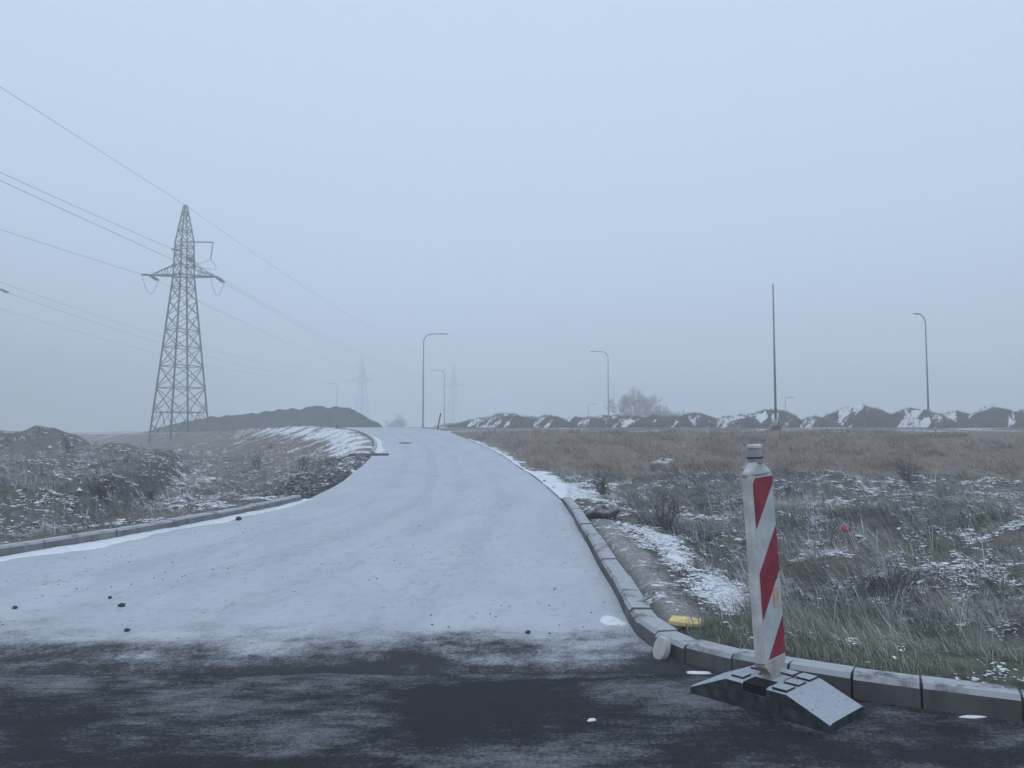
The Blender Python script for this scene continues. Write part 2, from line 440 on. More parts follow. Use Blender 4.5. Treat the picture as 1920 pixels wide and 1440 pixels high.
def ytop(x, lim=SEAM_Y):
    x = np.asarray(x, float)
    yr = np.interp(x, EDGE_R[_kr][::-1, 0], EDGE_R[_kr][::-1, 1])
    yl = np.interp(x, EDGE_L[_kl][:, 0], EDGE_L[_kl][:, 1])
    return np.minimum(lim, np.where(x > 0, yr, yl))
def road_z(y):
    y = np.asarray(y, float)
    return sstep(28, 56, y) * 1.55 - np.clip(y - 56, 0, 90) * 0.0115

def edge_dist(x, y, E):
    """distance to polyline E and the y of the nearest point"""
    best = np.full(x.shape, 1e9); by = np.zeros(x.shape)
    for i in range(len(E) - 1):
        a, b = E[i], E[i + 1]; d = b - a; L2 = d @ d
        t = np.clip(((x - a[0]) * d[0] + (y - a[1]) * d[1]) / L2, 0, 1)
        qx, qy = a[0] + t * d[0], a[1] + t * d[1]
        q = (x - qx) ** 2 + (y - qy) ** 2
        m = q < best
        best = np.where(m, q, best); by = np.where(m, qy, by)
    return np.sqrt(best), by
def in_road(x, y):
    return np.where(y < SEAM_Y, (y < ytop(x)) & (y > -9), (x > xl(y)) & (x < xr(y)))

def bump(x, y, cx, cy, rx, ry, h, rot=0.0):
    c, s = math.cos(rot), math.sin(rot)
    u = ((x - cx) * c + (y - cy) * s) / rx; v = (-(x - cx) * s + (y - cy) * c) / ry
    return h * np.exp(-(u * u + v * v))

def terrain(x, y):
    dR, yR = edge_dist(x, y, EDGE_R); dL, yL = edge_dist(x, y, EDGE_L)
    inside = in_road(x, y)
    right = dR < dL
    d = np.where(right, dR, dL); yn = np.where(right, yR, yL)
    d = np.where(inside, -d, d)
    rz = road_z(yn)
    rz = np.where(y < 2, 0, rz)
    near = sstep(120, 30, np.hypot(x, y))
    rough = (0.20 * fbm(x * .23, y * .23, 3, 1) + 0.23 * fbm(x * .8, y * .8, 3, 5) + near * 0.11 * fbm(x * 2.6, y * 2.6, 3, 9))
    # right of the side road: rough low ground, a ditch, then the bank of the raised plateau
    bR = -0.20 + 1.25 * rough
    bR = bR + bump(x, y, 12, 20.6, 13, 1.5, .18) + bump(x, y, 7.6, 10.5, 1.6, 1.2, .30) + bump(x, y, 4.4, 9.3, 1.6, 1.0, .14) - bump(x, y, 4.0, 12.5, 1.8, 2.5, .25) + bump(x, y, 10.5, 15.5, 2.5, 1.4, .25)
    bR = bR + bump(x, y, 4.6, 21.2, .8, .6, .30) + bump(x, y, 6.9, 20.8, 1.0, .7, .34)
    w = sstep(1.0, 7, x) * sstep(21, 24.5, y)
    bR = bR - 0.95 * w * np.exp(-((y - 26.0) / 3.0) ** 2)
    plat = 1.20 + 0.038 * np.clip(y - 46, 0, 9) - np.clip(y - 60, 0, 200) * 0.004 + 0.03 * fbm(x * .5, y * .5, 3, 3)
    p = sstep(27.5, 46.0, y + 0.9 * fbm(x * .12, 0 * x, 2, 8))
    bR = bR * (1 - p) + plat * p
    # left: rough ground with a cut bank and a hollow, old overgrown heaps, lower towards the pylon
    bL = -0.12 + 1.25 * rough - sstep(30, 75, y) * 0.40
    bx = np.interp(y, [10, 17, 27, 37, 46], [-6.6, -8.6, -12.2, -15.8, -19.5]) + 0.55 * fbm(y * .5, x * 0.05, 2, 21)
    on = sstep(12, 16, y) * sstep(45, 36, y)
    bL = bL + on * (0.36 * sstep(0.45, -0.35, x - bx) * sstep(-9, -2, x - bx) - 0.48 * sstep(-0.35, 0.6, x - bx) * sstep(7, 2.5, x - bx))
    bL = bL + bump(x, y, -27.6, 38, 2.9, 3.5, 1.75) + bump(x, y, -23.2, 39, 2.0, 2.4, 1.30) + bump(x, y, -18.3, 35, 2.0, 1.5, .42) - bump(x, y, -18.6, 44, 2.5, 4, .35)
    bL = bL + bump(x, y, -33, 40, 4, 5, 1.2) + bump(x, y, -7.2, 8.6, 1.6, 1.0, .22) + bump(x, y, -9.2, 12, 1.6, 1.2, .3) + bump(x, y, -5.5, 11.5, .9, .8, .2)
    far = sstep(110, 190, np.hypot(x, y))
    bL = bL * (1 - far) + far * 0.35
    b = np.where(right, bR, bL)
    zv = rz - 0.03 - np.clip(d - 1.0, 0, None) * 0.36 + 0.5 * rough * sstep(0.8, 3, d)
    k = 0.12
    z = np.where(right & (y > 46), b, np.maximum(b, zv) + k * np.exp(-np.abs(b - zv) / k) * 0.3 * sstep(.8, 2, d))
    kerb = np.where(right, (yn < 14.2), ((yn < 14.2) | ((yn > 34.8) & (yn < 58))))
    lvl = rz + np.where(kerb, 0.085, 0.0) + 0.25 * rough * sstep(.2, .8, d)
    wv = sstep(0.3, 1.7, d)
    z = lvl * (1 - wv) + z * wv
    wi = sstep(0.10, 0.22, d)
    z = (rz - 0.10) * (1 - wi) + z * wi
    z = np.where(inside, np.where(y < SEAM_Y, 0, road_z(y)) - 0.10, z)
    z = np.where((y < -9), 0.02 + 0.2 * rough, z)
    return z, d, right, yn, bx

def axis(segs):
    out = [segs[0][0]]
    for a, b, st0, st1 in segs:
        p = a
        n = max(1, int(round(abs(b - a) / ((st0 + st1) / 2))))
        t = np.linspace(0, 1, n + 1)[1:]
        if abs(st1 - st0) > 1e-6 and st0 > 0:
            g = (st1 / st0) ** t
            c = (g - 1) / (st1 / st0 - 1)
        else:
            c = t
        out += list(a + (b - a) * c)
    return np.array(out)
gx = axis([(-500, -60, 60, 4), (-60, -25, 3, .5), (-25, -8, .5, .14), (-8, 8, .115, .115), (8, 22, .14, .4), (22, 60, .5, 3), (60, 500, 4, 60)])
gy = axis([(-50, -9, 8, 3), (-9, 2, .8, .3), (2, 12, .10, .12), (12, 26, .12, .22), (26, 62, .22, .5), (62, 130, .6, 4), (130, 740, 5, 60)])
GX, GY = np.meshgrid(gx, gy)
GZ, GD, GRIGHT, GYN, GBX = terrain(GX, GY)
def ground_z(x, y):
    x = np.asarray(x, float); y = np.asarray(y, float)
    i = np.clip(np.searchsorted(gx, x) - 1, 0, len(gx) - 2); j = np.clip(np.searchsorted(gy, y) - 1, 0, len(gy) - 2)
    u = np.clip((x - gx[i]) / (gx[i + 1] - gx[i]), 0, 1); v = np.clip((y - gy[j]) / (gy[j + 1] - gy[j]), 0, 1)
    return (GZ[j, i] * (1 - u) + GZ[j, i + 1] * u) * (1 - v) + (GZ[j + 1, i] * (1 - u) + GZ[j + 1, i + 1] * u) * v
def grid_lookup(A, x, y):
    i = np.clip(np.searchsorted(gx, x), 0, len(gx) - 1); j = np.clip(np.searchsorted(gy, y), 0, len(gy) - 1)
    return A[j, i]

# ground cover masks
def masks():
    x, y, d, right, yn = GX, GY, GD, GRIGHT, GYN
    s = 0.5 + 0.5 * fbm(x * .55, y * .75, 4, 31)
    snow = -0.05 + 1.25 * (s - 0.36) + 0.35 * fbm(x * 2.2, y * 2.2, 2, 37)
    zone_bank = sstep(21.6, 22.6, y - 2.6 * sstep(7, 1.5, x) + .6 * fbm(x * .4, y * .1, 2, 43)) * sstep(49.0, 46.0, y) * (right & (x > -4))
    brown = zone_bank * 1.0
    snow = snow - zone_bank * 0.55
    # streaks lying along the plateau rim and behind
    st = 0.5 + 0.5 * fbm(x * .22, y * 1.3, 3, 41)
    on_pl = right * sstep(45.5, 47.5, y)
    snow = snow * (1 - on_pl) + on_pl * (st * 1.6 - 0.46 + 0.30 * sstep(62, 75, y))
    # snow lying on the bare verge of the side road
    vr = right * np.exp(-((d - 0.35) / 0.38) ** 2) * sstep(13.5, 15, yn) * sstep(47, 40, yn)
    snow = snow + 0.95 * vr
    v2 = right * np.exp(-((d - 0.86) / 0.20) ** 2) * sstep(4.7, 5.6, yn) * sstep(12, 9, yn)
    snow = snow + 0.50 * v2
    vl = (~right) * np.exp(-((d - 0.5) / 0.5) ** 2) * sstep(22, 26, yn) * sstep(36, 33, yn)
    snow = snow + 0.8 * vl
    vk = (~right) * np.exp(-((d - 1.4) / 1.3) ** 2) * sstep(34, 37, yn) * sstep(75, 50, yn)
    snow = snow + 0.62 * vk
    slope_l = (~right) * sstep(10, 4, d) * sstep(30, 36, yn)
    snow = snow + 0.10 * slope_l
    brown = np.maximum(brown, 0.7 * slope_l)
    bank = (~right) * np.exp(-((x - GBX - 0.9) / 1.3) ** 2) * sstep(13, 16, y) * sstep(42, 36, y)
    snow = snow + 0.25 * bank
    soil = (~right) * sstep(3.6, 1.2, d) * sstep(13.5, 15.5, yn) * sstep(37, 33, yn)
    soil = np.maximum(soil, (~right) * np.exp(-((x - GBX) / 0.5) ** 2) * sstep(14, 17, y) * sstep(42, 36, y) * 0.8)
    soil = np.maximum(soil, right * np.exp(-((y - 20.6) / .7) ** 2) * sstep(2, 3.5, x) * sstep(9, 6, x) * 0.9)
    snow = snow + .35 * (~right) * sstep(100, 150, np.hypot(x, y))
    g = 0.5 + 0.5 * fbm(x * .5, y * .5, 3, 51)
    green = right * sstep(2.2, 0.7, d) * sstep(6.0, 4.6, yn) * 0.95
    green = np.maximum(green, (~right) * sstep(.55, .68, g) * sstep(30, 20, np.hypot(x, y)) * 0.8)
    green = np.maximum(green, right * sstep(.50, .62, g) * sstep(25, 12, np.hypot(x, y)) * 0.6)
    global A_SAND
    A_SAND = right * sstep(.16, .24, d) * sstep(.58, .42, d + .12 * fbm(x * 2, y * 2, 2, 45)) * sstep(4.75, 5.1, yn) * sstep(12.5, 9.5, yn) * (x < 3)
    snow = snow * (1 - A_SAND) + A_SAND * .40
    green = green * (1 - A_SAND)
    return np.clip(snow, -1, 1.5), np.clip(soil, 0, 1), np.clip(green, 0, 1), np.clip(brown, 0, 1)
A_SNOW, A_SOIL, A_GREEN, A_BROWN = masks()
nx_, ny_ = len(gx), len(gy)
idx = np.arange(nx_ * ny_).reshape(ny_, nx_)
quads = np.stack([idx[:-1, :-1], idx[:-1, 1:], idx[1:, 1:], idx[1:, :-1]], -1).reshape(-1, 4)
gm = fast_mesh('ground', np.stack([GX, GY, GZ], -1).reshape(-1, 3), [quads], M['ground'], True,
               {'snow': A_SNOW.ravel(), 'soil': A_SOIL.ravel(), 'green': A_GREEN.ravel(), 'brown': A_BROWN.ravel(), 'sand': A_SAND.ravel()})
tag(link_mesh('ground', gm), kind='structure', label='rough frosted ground with dead grass and snow patches')

# ------------------------------------------------------------------ road sheets
def sheet(name, rows, mat, label):
    """rows: list of lists of points (same length); skirt down at the two long sides"""
    m = len(rows[0]); V = []; F = []
    for r in rows:
        a, b = Vector(r[0]), Vector(r[-1])
        V += [a - Vector((0, 0, .16))] + [Vector(q) for q in r] + [b - Vector((0, 0, .16))]
    n = m + 2
    for i in range(len(rows) - 1):
        for k in range(n - 1):
            F.append((i * n + k, i * n + k + 1, (i + 1) * n + k + 1, (i + 1) * n + k))
    mb = MB(); mb.add(V, F)
    o = mb.build(name, mat)
    at_ = o.data.attributes.new('across', 'FLOAT', 'POINT')
    at_.data.foreach_set('value', np.tile(np.concatenate([[0], np.linspace(0, 1, m), [1]]), len(rows)).astype(np.float32))
    return tag(o, label=label, kind='structure')
rows = []
ys = np.concatenate([np.arange(SEAM_Y, 6, .12), np.arange(6, 30, .5), np.arange(30, 70, .5), np.arange(70, 214, 3)])
for y in ys:
    a, b = float(xl(y)), float(xr(y)); z = float(road_z(y)) + (0.006 if y > ys[0] else 0.0012)
    camber = lambda t: 0.0
    rag = (lambda q: 0.05 * float(fbm(np.array(q * 1.7), np.array(.2), 4, 7))) if y == ys[0] else (lambda q: 0.0)
    rows.append([(a + (b - a) * t, y + rag(a + (b - a) * t), z + 0.012 * float(pnoise((a + (b - a) * t) * .6, y * .4, 3)) * min(1, max(0, (y - 5) / 3))) for t in np.linspace(0, 1, 41)])
sheet('side_road', rows, M['side'], 'narrow side road dusted with thin snow, climbing to a crest')
rows = []
for x in np.concatenate([np.arange(-58, -12, 2), np.arange(-12, 8, .15), np.arange(8, 58.1, 2)]):
    yt = float(ytop(x, SEAM_Y + .25))
    rows.append([(x, y, 0.0) for y in np.concatenate([np.linspace(-9, 1, 6), np.linspace(1.2, yt, 6)])][::-1])
sheet('road', rows, M['road'], 'dark wet asphalt road with frost patches')

# ------------------------------------------------------------------ kerbs, one object for each stone
def resample(E, y0, y1, step):
    k = np.where((E[:, 1] >= y0) & (E[:, 1] <= y1))[0]
    P = E[k]
    s = np.concatenate([[0], np.cumsum(np.hypot(*np.diff(P, axis=0).T))])
    n = max(2, int(s[-1] / step) + 1); q = np.linspace(0, s[-1], n)
    return np.stack([np.interp(q, s, P[:, 0]), np.interp(q, s, P[:, 1])], 1)
def stone_mesh(h, w=0.15, ch=0.022, mat='kerb'):
    sec = [(0, -.14), (0, h - ch), (ch, h), (w - .008, h), (w, h - .008), (w, -.14)]
    n = len(sec); e = 0.012
    V = []; F = []
    for t, k in ((0, 1), (e, 0), (1 - e, 0), (1, 1)):
        for u, z in sec:
            uu = u + (0.006 if u < w / 2 else -0.006) * k; zz = z - (0.006 if z > 0 else 0) * k
            V.append((t, uu, zz))
    for i in range(3):
        for k in range(n):
            F.append((i * n + k, i * n + (k + 1) % n, (i + 1) * n + (k + 1) % n, (i + 1) * n + k))
    F.append(tuple(range(n))[::-1]); F.append(tuple(range(3 * n, 4 * n)))
    mb = MB(); mb.add(V, F)
    return mb.mesh('kerb_stone', M[mat])
STONE = {0.13: stone_mesh(0.13, mat='kerb_pale'), 0.11: stone_mesh(0.11)}
def kerb_run(P, lengths, gap, h, side, label, group=None):
    """side +1: stone body on the left of the walking direction"""
    s = np.concatenate([[0], np.cumsum(np.hypot(*np.diff(P, axis=0).T))])
    pt = lambda q: np.array([np.interp(q, s, P[:, 0]), np.interp(q, s, P[:, 1])])
    root = empty('kerb', (P[0][0], P[0][1], float(road_z(P[0][1]))))
    tag(root, label, 'kerb', group)
    q = 0.0; i = 0; R = random.Random(3)
    while q < s[-1] - 0.15:
        L = lengths(q) if callable(lengths) else lengths
        g = gap(q) if callable(gap) else gap
        a = pt(q); b = pt(min(q + L - g, s[-1]))
        d = b - a; ln = float(np.hypot(*d))
        if ln < 0.08: break
        o = link_mesh('kerb_stone', STONE[h], root)
        za, zb = float(road_z(a[1])), float(road_z(b[1]))
        X = Vector((d[0], d[1], zb - za)).normalized(); Z = Vector((0, 0, 1)); Y = Z.cross(X).normalized() * side; Z = X.cross(Y).normalized()
        if Z.z < 0: Z = -Z
        off = R.uniform(-.010, .010); dz = R.uniform(-.010, .006)
        mat = Matrix((X * ln, Y, Z)).transposed().to_4x4()
        mat.translation = Vector((a[0], a[1], za + dz)) + Y * off
        o.matrix_world = mat
        o.matrix_parent_inverse = Matrix.Translation(-root.location)
        q += L; i += 1
    return root
# near left kerb, laid in 1 m stones
P = EDGE_L[(EDGE_L[:, 1] > 2.5) & (EDGE_L[:, 1] < 14.25) & (EDGE_L[:, 0] > -14)]
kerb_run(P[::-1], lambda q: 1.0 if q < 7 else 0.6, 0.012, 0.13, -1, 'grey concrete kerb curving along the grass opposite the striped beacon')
# right kerb: straight part with loose gappy stones, then the corner and the run under the beacon
P = EDGE_R[(EDGE_R[:, 1] > 2.21) & (EDGE_R[:, 1] < 14.1) & (EDGE_R[:, 0] < 14)]
def glen(q):
    return 1.0 if q < 4.4 else (0.86 if q < 8.4 else (0.30 if q < 10.6 else 0.40))
def ggap(q):
    return 0.012 if q < 3.0 else (0.055 if q < 7.2 else (0.008 if q < 10.6 else 0.004))
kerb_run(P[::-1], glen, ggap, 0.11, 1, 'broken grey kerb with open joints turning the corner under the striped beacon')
# upper left kerb at the crest
P = EDGE_L[(EDGE_L[:, 1] > 35.2) & (EDGE_L[:, 1] < 66)]
kerb_run(P[::-1], 1.0, 0.012, 0.13, -1, 'pale kerb rounding the left bend at the crest of the side road')

# ------------------------------------------------------------------ snow drifted against the kerbs
def drift(name, P, wfun, hfun, side, label, step=0.06, z_add=0.008):
    s = np.concatenate([[0], np.cumsum(np.hypot(*np.diff(P, axis=0).T))])
    q = np.arange(0, s[-1], step)
    X = np.interp(q, s, P[:, 0]); Y = np.interp(q, s, P[:, 1])
    tx, ty = np.gradient(X), np.gradient(Y); ln = np.hypot(tx, ty); nxn, nyn = -ty / ln * side, tx / ln * side
    V = []; m = 5
    for i in range(len(q)):
        w, h = wfun(q[i]), hfun(q[i])
        for k in range(m):
            t = k / (m - 1)
            zz = float(road_z(Y[i])) + z_add + h * (1 - t) ** 1.5 - (0.006 if t == 1 else 0)
            V.append((X[i] + nxn[i] * (w * t - .01), Y[i] + nyn[i] * (w * t - .01), zz))
    V = np.array(V); n = len(q); id_ = np.arange(n * m).reshape(n, m)
    Q = np.stack([id_[:-1, :-1], id_[1:, :-1], id_[1:, 1:], id_[:-1, 1:]], -1).reshape(-1, 4)
    if side < 0: Q = Q[:, ::-1]
    o = link_mesh(name, fast_mesh(name, V, [Q], M['snow'], True))
    return tag(o, label, 'snow', kind='stuff')
fn = lambda seed, lo, hi, f: (lambda q: float(lo + (hi - lo) * np.clip(0.5 + 0.9 * fbm(np.array(q * f), np.array(0.3), 3, seed), 0, 1)))
P = EDGE_L[(EDGE_L[:, 1] > 4.5) & (EDGE_L[:, 1] < 14.6)]
drift('snow_drift', P, fn(61, .06, .34, 1.3), fn(62, .02, .045, 1.1), -1, 'narrow strip of snow lying along the foot of the left kerb')
P = EDGE_L[(EDGE_L[:, 1] > 35) & (EDGE_L[:, 1] < 66)]
drift('snow_drift', P, fn(63, .15, .55, .6), fn(64, .03, .06, .6), -1, 'strip of snow along the kerb of the bend at the crest', .2)
P = EDGE_R[(EDGE_R[:, 1] > 14.3) & (EDGE_R[:, 1] < 44)]
drift('snow_drift', P, fn(65, .08, .40, .8), fn(66, .015, .04, .8), -1, 'strip of snow on the bare right edge of the side road', .12)

def lump(mb, c, r, seed, flat=0.6, n=10, rings=6):
    """irregular half-buried lump"""
    rr = random.Random(seed); ph = [rr.uniform(0, 6.28) for _ in range(6)]
    V = []; F = []
    for i in range(rings + 1):
        th = math.pi * i / rings
        for k in range(n):
            a = 2 * math.pi * k / n
            q = 1 + 0.18 * math.sin(2 * a + ph[0] + th) + 0.14 * math.sin(3 * a + ph[1] - 2 * th) + 0.10 * math.sin(5 * th + ph[2] + a) + rr.uniform(-.07, .07)
            V.append((c[0] + r[0] * q * math.sin(th) * math.cos(a), c[1] + r[1] * q * math.sin(th) * math.sin(a), c[2] + r[2] * q * math.cos(th) * flat))
    for i in range(rings):
        for k in range(n):
            F.append((i * n + k, (i + 1) * n + k, (i + 1) * n + (k + 1) % n, i * n + (k + 1) % n))
    mb.add(V, F)
def gpt(px, py, z=0.0):
    """point of the level z seen at a photo pixel"""
    r = ray(px, py); t = (z - EYE) / r.z
    return Vector((0, 0, EYE)) + r * t
for i, (px, py, rx, ry, lb) in enumerate(((1148, 1166, .10, .13, 'small heap of white snow on the asphalt beside the kerb corner'),
                                     (1312, 1263, .07, .02, 'thin snow sliver at the kerb foot behind the beacon base'),
                                     (1110, 1352, .022, .012, 'little lump of snow alone on the dark asphalt'),
                                     (1822, 1346, .05, .015, 'thin snow sliver under the kerb past the beacon base'))):
    g = gpt(px, py); mb = MB(); lump(mb, (0, 0, 0), (rx, ry, .014), 40 + i, 0.5, 18, 8)
    o = mb.build('snow_lump', M['snow'], None, True); o.location = (g.x, g.y, 0.004)
    tag(o, lb, 'snow')

# ------------------------------------------------------------------ haze
mb = MB(); mb.box((-510, -55, -3.2), (510, 750, 30.5))
t = NT('haze_mat'); t.t.nodes.remove(t.b)
pv = t.n('ShaderNodeVolumePrincipled')
pv.inputs['Color'].default_value = (0.865, 0.875, 0.885, 1)
pv.inputs['Density'].default_value = HAZE_DENSITY
pv.inputs['Anisotropy'].default_value = 0.15
t.l(pv.outputs[0], t.out.inputs['Volume'])
tag(mb.build('haze', t.m), 'pale freezing fog lying over the whole field', 'fog', kind='stuff')

# ------------------------------------------------------------------ pylons
PH = 27.1
PROF_Z = [0, 19.2, 23.1, PH]; PROF_R = [3.40, 1.12, 1.00, 0.20]
def pyl_R(z): return float(np.interp(z, PROF_Z, PROF_R))
ROTP = Matrix.Rotation(math.radians(23.4), 3, 'Z')        # the tower shows one edge to the road
DIRS = [Vector((-.96, .28, 0)), Vector((-.28, -.96, 0)), Vector((.96, -.28, 0)), Vector((.28, .96, 0))]
DIRS = [ROTP @ v for v in DIRS]
ARM = ROTP @ Vector((.97, -.24, 0))
ARM_Z, TOP_ARM_Z = 19.15, 21.3
def corner(k, z): return DIRS[k % 4] * pyl_R(z) + Vector((0, 0, z))
LV = [0, 3.9, 6.6, 9.0, 11.1, 13.0, 14.7, 16.3, 17.75, 19.15, 20.3, 21.4, 22.4, 23.3, 24.2, 25.0, 25.7, 26.4]
def pylon_members():
    """(name, a, b, half width)"""
    out = []
    for k in range(4):
        out.append(('leg', corner(k, -0.9), corner(k, 19.15), .072))
        out.append(('leg', corner(k, 19.15), corner(k, 23.1), .065))
        out.append(('leg', corner(k, 23.1), corner(k, PH), .05))
    for i in range(len(LV) - 1):
        a, b = LV[i], LV[i + 1]
        w = .036 if i < 9 else .028
        for k in range(4):
            if i == 0:
                m = (corner(k, 3.9) + corner(k + 1, 3.9)) / 2
                out.append(('brace', corner(k, 0.2), m, w)); out.append(('brace', corner(k + 1, 0.2), m, w))
                for q, c in ((k, 1), (k + 1, -1)):
                    s = corner(q, .2).lerp(m, .5)
                    out.append(('brace', s, corner(q, 2.6), .03))
            else:
                out.append(('brace', corner(k, a), corner(k + 1, b), w)); out.append(('brace', corner(k + 1, a), corner(k, b), w))
    for z in (3.9, 6.6, 9.0, 11.1, 13.0, 17.75, 19.15, 20.3, 21.4, 22.4, 24.2, 26.4):
        for k in range(4): out.append(('girt', corner(k, z), corner(k + 1, z), .04))
    for k in range(4):                                       # small secondary bracing at the lowest girt
        m = (corner(k, 3.9) + corner(k + 1, 3.9)) / 2
        for q in (k, k + 1):
            out.append(('brace', corner(q, 5.1), corner(q, 3.9).lerp(m, .5), .028)); out.append(('brace', corner(q, 3.9).lerp(m, .5), corner(q, 2.6), .028))
    return out
def arm_members():
    out = []
    for sgn in (-1, 1):
        tip = ARM * (3.55 * sgn) + Vector((0, 0, ARM_Z - .05))
        cs = sorted(range(4), key=lambda k: -sgn * DIRS[k].dot(ARM))[:2] + sorted(range(4), key=lambda k: -sgn * DIRS[k].dot(ARM))[2:3]
        lo = [corner(k, ARM_Z) for k in cs]; hi = [corner(k, 20.4) for k in cs]
        for p in lo: out.append((sgn, p, tip, .055))
        for p in hi[:2]: out.append((sgn, p, tip, .045))
        for f in (.25, .5, .75):
            a, b = lo[0].lerp(tip, f), lo[1].lerp(tip, f)
            out.append((sgn, a, b, .03)); out.append((sgn, a, hi[0].lerp(tip, f), .03)); out.append((sgn, b, hi[1].lerp(tip, f), .03))
            out.append((sgn, lo[0].lerp(tip, f - .25), b, .03)); out.append((sgn, hi[0].lerp(tip, f - .25), a, .03))
    return out
def bar_matrix(a, b, w):
    d = b - a; L = d.length; X = d.normalized()
    ref = Vector((0, 0, 1)) if abs(X.z) < .95 else Vector((1, 0, 0))
    Y = ref.cross(X).normalized(); Z = X.cross(Y)
    m = Matrix((X * L, Y * w, Z * w)).transposed().to_4x4(); m.translation = a
    return m
_mb = MB()
_mb.add([(t, y, z) for t in (0, 1) for y, z in ((-1, -1), (1, -1), (1, -.55), (-.55, -.55), (-.55, 1), (-1, 1))],
        [(5, 4, 3, 2, 1, 0), (6, 7, 8, 9, 10, 11)] + [(k, (k + 1) % 6, 6 + (k + 1) % 6, 6 + k) for k in range(6)])   # an L section
BAR = _mb.mesh('steel_angle', M['steel'])
def add_bar(name, a, b, w, parent):
    o = link_mesh(name, BAR, parent); o.matrix_local = bar_matrix(a, b, w); return o
LINE_N, LINE_F = Vector((-.015, -1, 0)).normalized(), Vector((.075, 1, 0)).normalized()
LEFT_TIP, RIGHT_TIP = ARM * -3.55 + Vector((0, 0, ARM_Z - .05)), ARM * 3.55 + Vector((0, 0, ARM_Z - .05))
UP_N, UP_F = DIRS[1] * 1.05 + Vector((-.15, -.1, 21.75)), DIRS[1] * .6 + DIRS[2] * .5 + Vector((0, -.1, 21.2))
INS_L = 1.75
def ins_end(p, d, drop=.28): return p + d * INS_L + Vector((0, 0, -drop))
def string_mesh(mb, a, b, n=9, r=.11, twin=True):
    d = b - a; u = d.normalized(); s = u.cross(Vector((0, 0, 1))).normalized() * .14
    for off in ((s, -s) if twin else (Vector((0, 0, 0)),)):
        p0, p1 = a + u * .25 + off, b - u * .15 + off
        pts = []; rad = []
        for i in range(n * 2 + 1):
            pts.append(p0.lerp(p1, i / (n * 2))); rad.append(r if i % 2 else r * .42)
        mb.tube(pts, rad, 8)
    mb.tube([a, a + u * .28], .045, 6); mb.tube([b - u * .18, b], .045, 6)
    if twin:
        for q in (a + u * .25, b - u * .15): mb.tube([q + s * 1.15, q - s * 1.15], .035, 6)
def parab(a, b, sag, n=24):
    return [a.lerp(b, i / n) - Vector((0, 0, 4 * sag * (i / n) * (1 - i / n))) for i in range(n + 1)]
PHASES = [('left', LEFT_TIP, LEFT_TIP), ('right', RIGHT_TIP, RIGHT_TIP), ('upper', UP_N, UP_F)]

def build_pylon(loc, label):
    root = empty('pylon', loc); tag(root, label, 'pylon')
    for nm, a, b, w in pylon_members(): add_bar(nm, a, b, w, root)
    arms = {s: empty('cross_arm', (0, 0, 0), 0, root) for s in (-1, 1)}
    for s, a, b, w in arm_members(): add_bar('arm_bar', a, b, w, arms[s])
    for k in range(4):
        for z in (19.15, 20.3):
            mb = MB(); mb.box((-.16, -.16, -.14), (.16, .16, .14)); o = mb.build('gusset_plate', M['steel'], root); o.location = corner(k, z)
        mb = MB(); mb.lathe([(.42, -.55), (.40, .05), (.28, .22)], 10); o = mb.build('footing', M['concrete'], root); o.location = corner(k, -.35)
    for nm, pn, pf in PHASES:
        for p, d in ((pn, LINE_N), (pf, LINE_F)):
            mb = MB(); string_mesh(mb, p, ins_end(p, d)); mb.build('insulator', M['insul'], root, True)
        if nm != 'upper':
            a, b = ins_end(pn, LINE_N), ins_end(pf, LINE_F)
            mb = MB(); mb.tube([Vector((q.x, q.y, q.z)) for q in parab(a, b, 1.75, 20)], .028, 6); mb.build('jumper_cable', M['wire'], root, True)
    # jumper bar of the upper phase with its hanging insulator
    e0, e1 = ARM * -.5 + Vector((0, 0, 23.0)), ARM * 3.05 + Vector((0, 0, 23.05))
    mb = MB(); mb.tube([e0, e1], .075, 8); mb.build('jumper_bar', M['rust'], root)
    h1 = e1 + Vector((-.25, 0, -1.95))
    mb = MB(); string_mesh(mb, e1, h1, 9, .085, False); mb.build('insulator', M['insul'], root, True)
    a, b = ins_end(UP_N, LINE_N), ins_end(UP_F, LINE_F)
    pts = parab(a, h1, .9, 14) + [h1 + Vector((.35, .4, -.45)), h1 + Vector((.35, .9, -1.0)), h1.lerp(b, .75) + Vector((.25, 0, -.7))] + [b]
    mb = MB(); mb.tube(pts, .028, 6); mb.build('jumper_cable', M['wire'], root, True)
    mb = MB(); mb.tube([Vector((0, 0, PH - .15)), Vector((0, 0, PH + .12))], .09, 8); mb.box((-.22, -.1, PH - .12), (.22, .1, PH + .02)); mb.build('peak_clamp', M['steel'], root)
    return root
PY1 = at(336, 838, 85); PY1 = Vector((PY1.x, 85, 0)); PY1.z = float(ground_z(PY1.x, PY1.y)) + .1
print('pylon base z', PY1.z)
PY1.z = -0.55
build_pylon(PY1, 'tall steel lattice pylon with one wide cross arm standing in the field')
mbp = MB()
for nm, a, b, w in pylon_members(): 
    m = bar_matrix(a, b, w * .75); mbp.add([m @ v.co for v in BAR.vertices], [tuple(p.vertices) for p in BAR.polygons])
for s, a, b, w in arm_members():
    m = bar_matrix(a, b, w * .85); mbp.add([m @ v.co for v in BAR.vertices], [tuple(p.vertices) for p in BAR.polygons])
for nm, pn, pf in PHASES:
    for p, d in ((pn, LINE_N), (pf, LINE_F)): string_mesh(mbp, p, ins_end(p, d))
FAR_PY = mbp.mesh('distant_pylon', M['steel'])
PY2 = at(850, 808, 282); PY2.z = -1.2
PY3 = at(678, 808, 262); PY3.z = -0.6
PY4 = Vector((-65.9, 92, -0.5))
